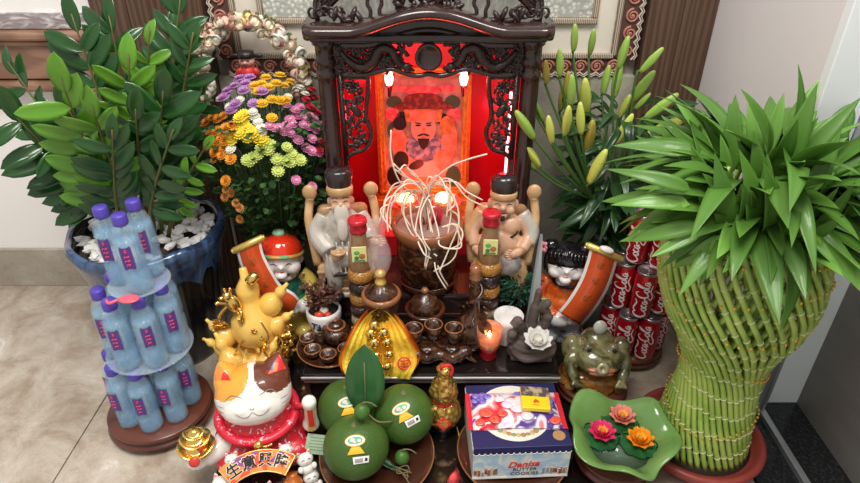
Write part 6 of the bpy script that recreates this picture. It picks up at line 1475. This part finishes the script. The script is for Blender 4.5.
S_.append([(6.6, 2.4), (6.0, 3.0), (5.3, 2.3), (5.2, 1.1), (5.6, .2), (6.3, .4), (6.8, 1.0)])
S_.append([(5.4, .3), (4.4, -.6), (5.4, -1.0), (7.0, -.3), (8.6, -.6)])
S_ += [o_(6.75), [(7.7, .3), (8.1, 1.6), (8.4, 2.9), (8.0, 2.7), (7.9, 1.0), (8.2, .2), (8.5, .4)], a_(8.7)]
b = B(); sc_ = .0098; L_ = 9.6
for st_ in S_:
    pp = bez([(x, y, 0) for x, y in st_], 5); out = []; N = len(pp); ws = [(.0017+.0022*sin(pi*i/(N-1))) for i in range(N)]
    for p in pp:
        z = .012+(p.x/L_)*.098; hx = (p.y-1.0+.12*(p.x-4.8)*.3)*sc_*1.05; ang = -hx/CR; r_ = CR+.0004; out.append((r_*sin(ang), -r_*cos(ang), z))
    b.ribbon(out, .003, lambda q: V((q.x, q.y, 0)).normalized(), .0005, ws=ws)
    b.f[-1:]  # keep
part('lettering', b, M_canw, cn, 'white flowing script Coca-Cola')
CP_ = V((.530, 1.235, 0)); M_stc = P('cinnamon_wood', (.20, .055, .025), .25, c2=(.13, .035, .018), sc=9, coat=.4)
roundstand('round cinnamon brown stand under the pyramid of red cans', CP_.x, CP_.y, 0, .092, .036, M_stc)
def ring(n, r, a0): return [(r*cos(a0+2*pi*k/n), r*sin(a0+2*pi*k/n)) for k in range(n)]
lv = [('bottom', ring(7, .0635, -pi/2+.35)+[(0, 0)]), ('second', ring(6, .0555, -pi/2-.25)+[(0, 0)]), ('third', ring(4, .0388, -pi/2+.3)), ('top', [(-.004, .0)])]
usedc = 0; CDUP = {}
_seen = {}
for li, (nm, pos) in enumerate(lv):
    for k, (x, y) in enumerate(pos):
        z = .0365+li*(CH+.0015)
        s1 = 'front' if y < -.02 else 'back' if y > .02 else 'middle'; s2 = 'left' if x < -.02 else 'right' if x > .02 else 'centre'
        lab = 'red cola can in the pyramid, %s %s of the %s row' % (s1, s2, nm) if nm != 'top' else 'single red cola can on the very top of the pyramid'
        _seen[lab] = _seen.get(lab, 0)+1
        if _seen[lab] > 1: lab = lab.replace('red cola can in the pyramid, ', 'outermost red cola can in the pyramid, ')
        if nm != 'top' and (x, y) == (0, 0): lab = 'red cola can at the core of the %s row, ringed by other cans' % nm
        g = 'red cans stacked in the pyramid'; rz = rr.uniform(-.35, .25)-.25
        loc = CP_+V((x+.003*li, y, z))
        if not usedc: cn.location = loc; cn.rotation_euler = (0, 0, rz); cn['label'] = lab; cn['group'] = g; usedc = 1
        else: dup(cn, loc, rz, lab, g)

# ================================================================ LILY BOUQUET
LV = V((.462, 1.36, 0)); rr = random.Random(31)
t = thing('lily_bouquet', 'bouquet of lilies with many closed green and yellow buds in a glass vase', 'flowers', LV)
part('vase', B().lathe([(0, 0), (.045, 0), (.048, .01), (.050, .12), (.042, .22), (.040, .27), (.052, .31), (.050, .31), (.037, .27), (.038, .22), (.044, .12), (.04, .012), (0, .010)], 36), P('vase_glass', (.62, .72, .78), .08, alpha=.5, coat=1), t)
part('vase_water', B().lathe([(0, .012), (.040, .014), (.043, .12), (.037, .22), (0, .22)], 30), P('vase_water', (.35, .45, .42), .05, alpha=.6), t)
M_lst = P('lily_stem', (.07, .16, .035), .45); M_ll = P('lily_leaf', (.018, .065, .016), .35, c2=(.035, .105, .022), sc=12, coat=.2)
def budmesh(nm, c, c2):
    b = B(); b.lathe([(0, 0), (.005, .001), (.008, .010), (.0102, .028), (.011, .046), (.009, .064), (.0062, .078), (.003, .085), (0, .086)], 18, fn=lambda a, i, r, z: (r*(1+.10*cos(3*a)), z)); return b.mesh('bud', P(nm, c, .35, c2=c2, sc=26, stretch=(1, 1, .25), ramp=(.35, .7)))
bg_, by_, bo_ = budmesh('bud_green', (.26, .46, .07), (.40, .56, .13)), budmesh('bud_yellow', (.62, .66, .12), (.48, .60, .12)), budmesh('bud_orange', (.50, .30, .05), (.35, .42, .08))
buds = [(574, 36, 0, 'g', .72), (591, 40, 5, 'g', .75), (622, 51, 12, 'g', .85), (648, 59, 42, 'g', .8), (639, 84, 30, 'g', 1.05), (656, 105, 52, 'g', 1.0), (656, 126, 54, 'y', 1.35), (621, 127, 26, 'y', .95), (585, 94, -4, 'y', 1.25), (566, 83, 6, 'o', .8), (560, 61, -2, 'g', .75), (546, 70, -4, 'o', .7),
        (530, 101, -28, 'g', .8), (528, 122, -28, 'g', 1.0), (616, 78, 8, 'g', 1.0), (605, 78, 10, 'g', .85), (588, 134, 6, 'o', 1.15), (551, 127, -8, 'y', .8), (535, 153, -28, 'y', .85), (595, 163, 18, 'y', 1.15), (561, 98, 2, 'o', .7), (623, 104, 16, 'y', .8), (581, 116, -3, 'y', .9), (540, 109, -20, 'g', .7), (571, 88, 0, 'g', .9), (528, 158, -40, 'g', .9), (640, 100, 40, 'g', .6), (566, 118, 4, 'y', .9)]
root = V((0, 0, .26))
hubs = [V((rr.uniform(-.06, .06), rr.uniform(-.05, .05), rr.uniform(.38, .46))) for _ in range(7)]
for k, h_ in enumerate(hubs):
    hub = h_; b = B(); b.tube(bez([V((hub.x*.1, hub.y*.1, .02)), V((hub.x*.2, hub.y*.2, .28)), hub], 5), .0035, 6); part('stem', b, M_lst, t)
for k, (px, py, an, c, s_) in enumerate(buds):
    Yb = 1.36+rr.uniform(-.10, .05)-(.06 if py > 110 else 0); p = aty(px, py+8*s_*cos(R(an)), Yb)-LV
    an_ = R(an-7); d = V((sin(an_), rr.uniform(-.35, -.05), cos(an_))).normalized(); base = p-d*.03*s_
    me = {'g': bg_, 'y': by_, 'o': bo_}[c]
    link('bud', me, t, Mx.Translation(base) @ d.to_track_quat('Z', 'Y').to_matrix().to_4x4() @ Mx.Scale(s_*1.0, 4))
    hub = min(hubs, key=lambda h_: (h_-base).length); b = B(); mid = hub.lerp(base, .55)+V((0, 0, -.01)); b.tube(bez([hub, mid, base-d*.012, base+d*.002], 4), [.0028]*10+[.002]*3, 6); part('stem', b, M_lst, t)
lls = [leafmesh('leaf', .10, .034, droop=d, fold=.2, n=8, pw=(.5, .8), mats=M_ll) for d in (.2, .5, .8)]+[leafmesh('leaf', .095, .038, droop=.4, fold=.15, n=8, pw=(.5, .8), mats=M_ll)]
for k in range(230):
    a = rr.uniform(0, 6.28); z = .27+.38*rr.random()**.95; q = rr.uniform(.01, .060)+.16*max(0, z-.34); p = V((q*cos(a), q*sin(a), z)); up = rr.uniform(-.35, .9)
    if p.y+LV.y > 1.42: p.y -= .03
    d_ = V((cos(a), sin(a) if sin(a) < .3 else .2, up)); link('leaf', rr.choice(lls), t, frame(p, d_, V((0, -.4, 1)), rr.uniform(-.5, .5), rr.uniform(.65, 1.1)*(1 if z < .5 else .75)))

# ================================================================ LUCKY BAMBOO
BPt = V((.588, .905, 0)); rr = random.Random(41)
t = thing('lucky_bamboo', 'lucky bamboo woven into a twisted vase of green stalks with a bushy crown of leaves', 'potted plant', BPt)
part('pot', B().lathe([(0, 0), (.098, 0), (.104, .004), (.122, .030), (.134, .046), (.137, .056), (.133, .062), (.124, .062), (.118, .050), (.105, .045), (0, .045)], 64), P('terracotta_red', (.32, .055, .04), .4, c2=(.26, .042, .034), sc=14), t)
part('soil', B().lathe([(0, .046), (.112, .046), (0, .050)], 40), P('soil', (.06, .04, .03), .9), t)
M_bam = P('bamboo_green', (.27, .43, .07), .3, c2=(.42, .56, .13), sc=16, coat=.2); M_nod = P('bamboo_node', (.62, .64, .34), .45)
def RB(z):
    # radius of the woven vase at height z
    pts = [(.045, .094), (.12, .086), (.20, .075), (.27, .074), (.33, .092), (.39, .120), (.46, .137), (.53, .135), (.58, .116), (.62, .104)]
    for (z0, r0), (z1, r1) in zip(pts, pts[1:]):
        if z <= z1: f = (z-z0)/(z1-z0); f = f*f*(3-2*f)*.4+f*.6; return r0+(r1-r0)*f
    return .12
def ctr(z): return V((.004-.040*max(0, z-.25)/.35, 0, z))
tops = []
def stalk(a0, tw, dr, zt):
    b = B(); n = 34; pts = []; rad = []
    for i in range(n+1):
        f = i/n; z = .045+(zt-.045)*f; a = a0+tw*f**1.0; r = RB(z)+dr; c = ctr(z); pts.append(V((c.x+r*cos(a), c.y+r*sin(a), z)))
    rad = [.0054]*(n+1); b.tube(pts, rad, 7)
    for i in range(2, n, 3):
        j = rr.uniform(-.3, .3); p = pts[i].lerp(pts[i+1], .5+j); d = (pts[i+1]-pts[i]).normalized()
        b.tube([p-d*.0016, p, p+d*.0016], [.0056, .0069, .0056], 7, mi=1)
    part('stalk', b, [M_bam, M_nod], t); tops.append((pts[-1], (pts[-1]-pts[-3]).normalized()))
NS = 42
for k in range(NS): stalk(2*pi*k/NS, -2.0, .001, .60+rr.uniform(-.012, .012))
for k in range(30): stalk(2*pi*(k+.5)/30, 2.0, -.011, .59+rr.uniform(-.012, .012))
b = B()
for z, w in ((.145, .12), (.285, .14), (.43, .10), (.50, .11), (.555, .12)):
    for k in range(46):
        a = 2*pi*k/46; c = ctr(z); r = RB(z)+.0072; zz = z+.018*sin(a*2+z*20); b.ell((c.x+r*cos(a), c.y+r*sin(a), zz), (.0028, .0028, .0034), n=6, m=4)
part('tie_wires', b, P('gold_wire', (.72, .42, .05), .4, .3), t, 'gold wire ties')['kind'] = 'stuff'
M_bl = P('bamboo_leaf', (.070, .180, .020), .5, c2=(.11, .25, .035), sc=7, coat=.15); M_bl2 = P('bamboo_leaf_light', (.13, .30, .045), .38, c2=(.18, .36, .07), sc=7, coat=.15)
bl = [leafmesh('leaf', L, W_, droop=d, fold=f, n=9, pw=(.55, .95), mats=m_) for L, W_, d, f, m_ in ((.145, .050, .2, .15, M_bl), (.16, .054, .5, .12, M_bl), (.13, .040, .1, .2, M_bl2), (.155, .046, .8, .12, M_bl), (.14, .046, .6, .1, M_bl2))]
for k in range(190):
    p, d0 = tops[k % len(tops)]; q = p-ctr(.6); a = math.atan2(q.y, q.x)+rr.uniform(-.3, .3)
    lvl = rr.random(); base = V((p.x*.95, p.y*.95, p.z+.010+.105*lvl)); base = base-V((q.x, q.y, 0))*(.40*lvl*rr.random()+.1)
    el = rr.uniform(-.40, .30)+.78*lvl; out_ = cos(el)*rr.uniform(.7, 1.1)
    d_ = V((cos(a)*out_, sin(a)*out_, sin(el))); m_ = rr.choice(bl[:4]) if lvl > .35 else rr.choice(bl)
    link('leaf', m_, t, frame(base, d_, V((-.2*cos(a), -.2*sin(a)-.2, 1)), rr.uniform(-.6, .6), rr.uniform(.75, 1.12)))
for k in range(95):
    a = rr.uniform(0, 6.28); q = .115*math.sqrt(rr.random()); c = ctr(.6); base = V((c.x+q*cos(a), q*sin(a), .60+.10*(1-q/.115)+rr.uniform(0, .03))); el = rr.uniform(.75, 1.35)
    d_ = V((cos(a)*cos(el)+rr.uniform(-.15, .15), sin(a)*cos(el)+rr.uniform(-.15, .05), sin(el)))
    link('leaf', rr.choice(bl[:3]), t, frame(base, d_, V((0, -1, .35)), rr.uniform(-.7, .7), rr.uniform(.65, .95)))
b = B()
for p, d in tops: b.tube([p-d*.004, p+d*.008, p*1.0+V((0, 0, .10))-(p-ctr(.6))*.3], [.0052, .0045, .003], 6)
part('shoots', b, M_bam, t)['kind'] = 'stuff'
for px, py, ex, ey, L in ((700, 225, 628, 238, 1.25), (705, 228, 640, 262, 1.2), (690, 205, 626, 190, 1.1), (712, 240, 700, 300, .85), (760, 235, 752, 290, .95), (790, 232, 822, 312, 1.35), (800, 215, 862, 262, 1.2), (735, 240, 742, 282, .8), (690, 190, 640, 165, 1.0), (720, 235, 672, 282, 1.0), (775, 240, 800, 300, 1.0)):
    Yl = .80; p0 = aty(px, py, Yl)-BPt; p1 = aty(ex, ey, Yl-.02)-BPt; L0 = (p1-p0).length
    link('leaf', rr.choice(bl[1:]), t, frame(p0, p1-p0, V((0, -.8, .8)), rr.uniform(-.2, .2), L0/.155))
for m in MATS.values(): m.use_backface_culling = False
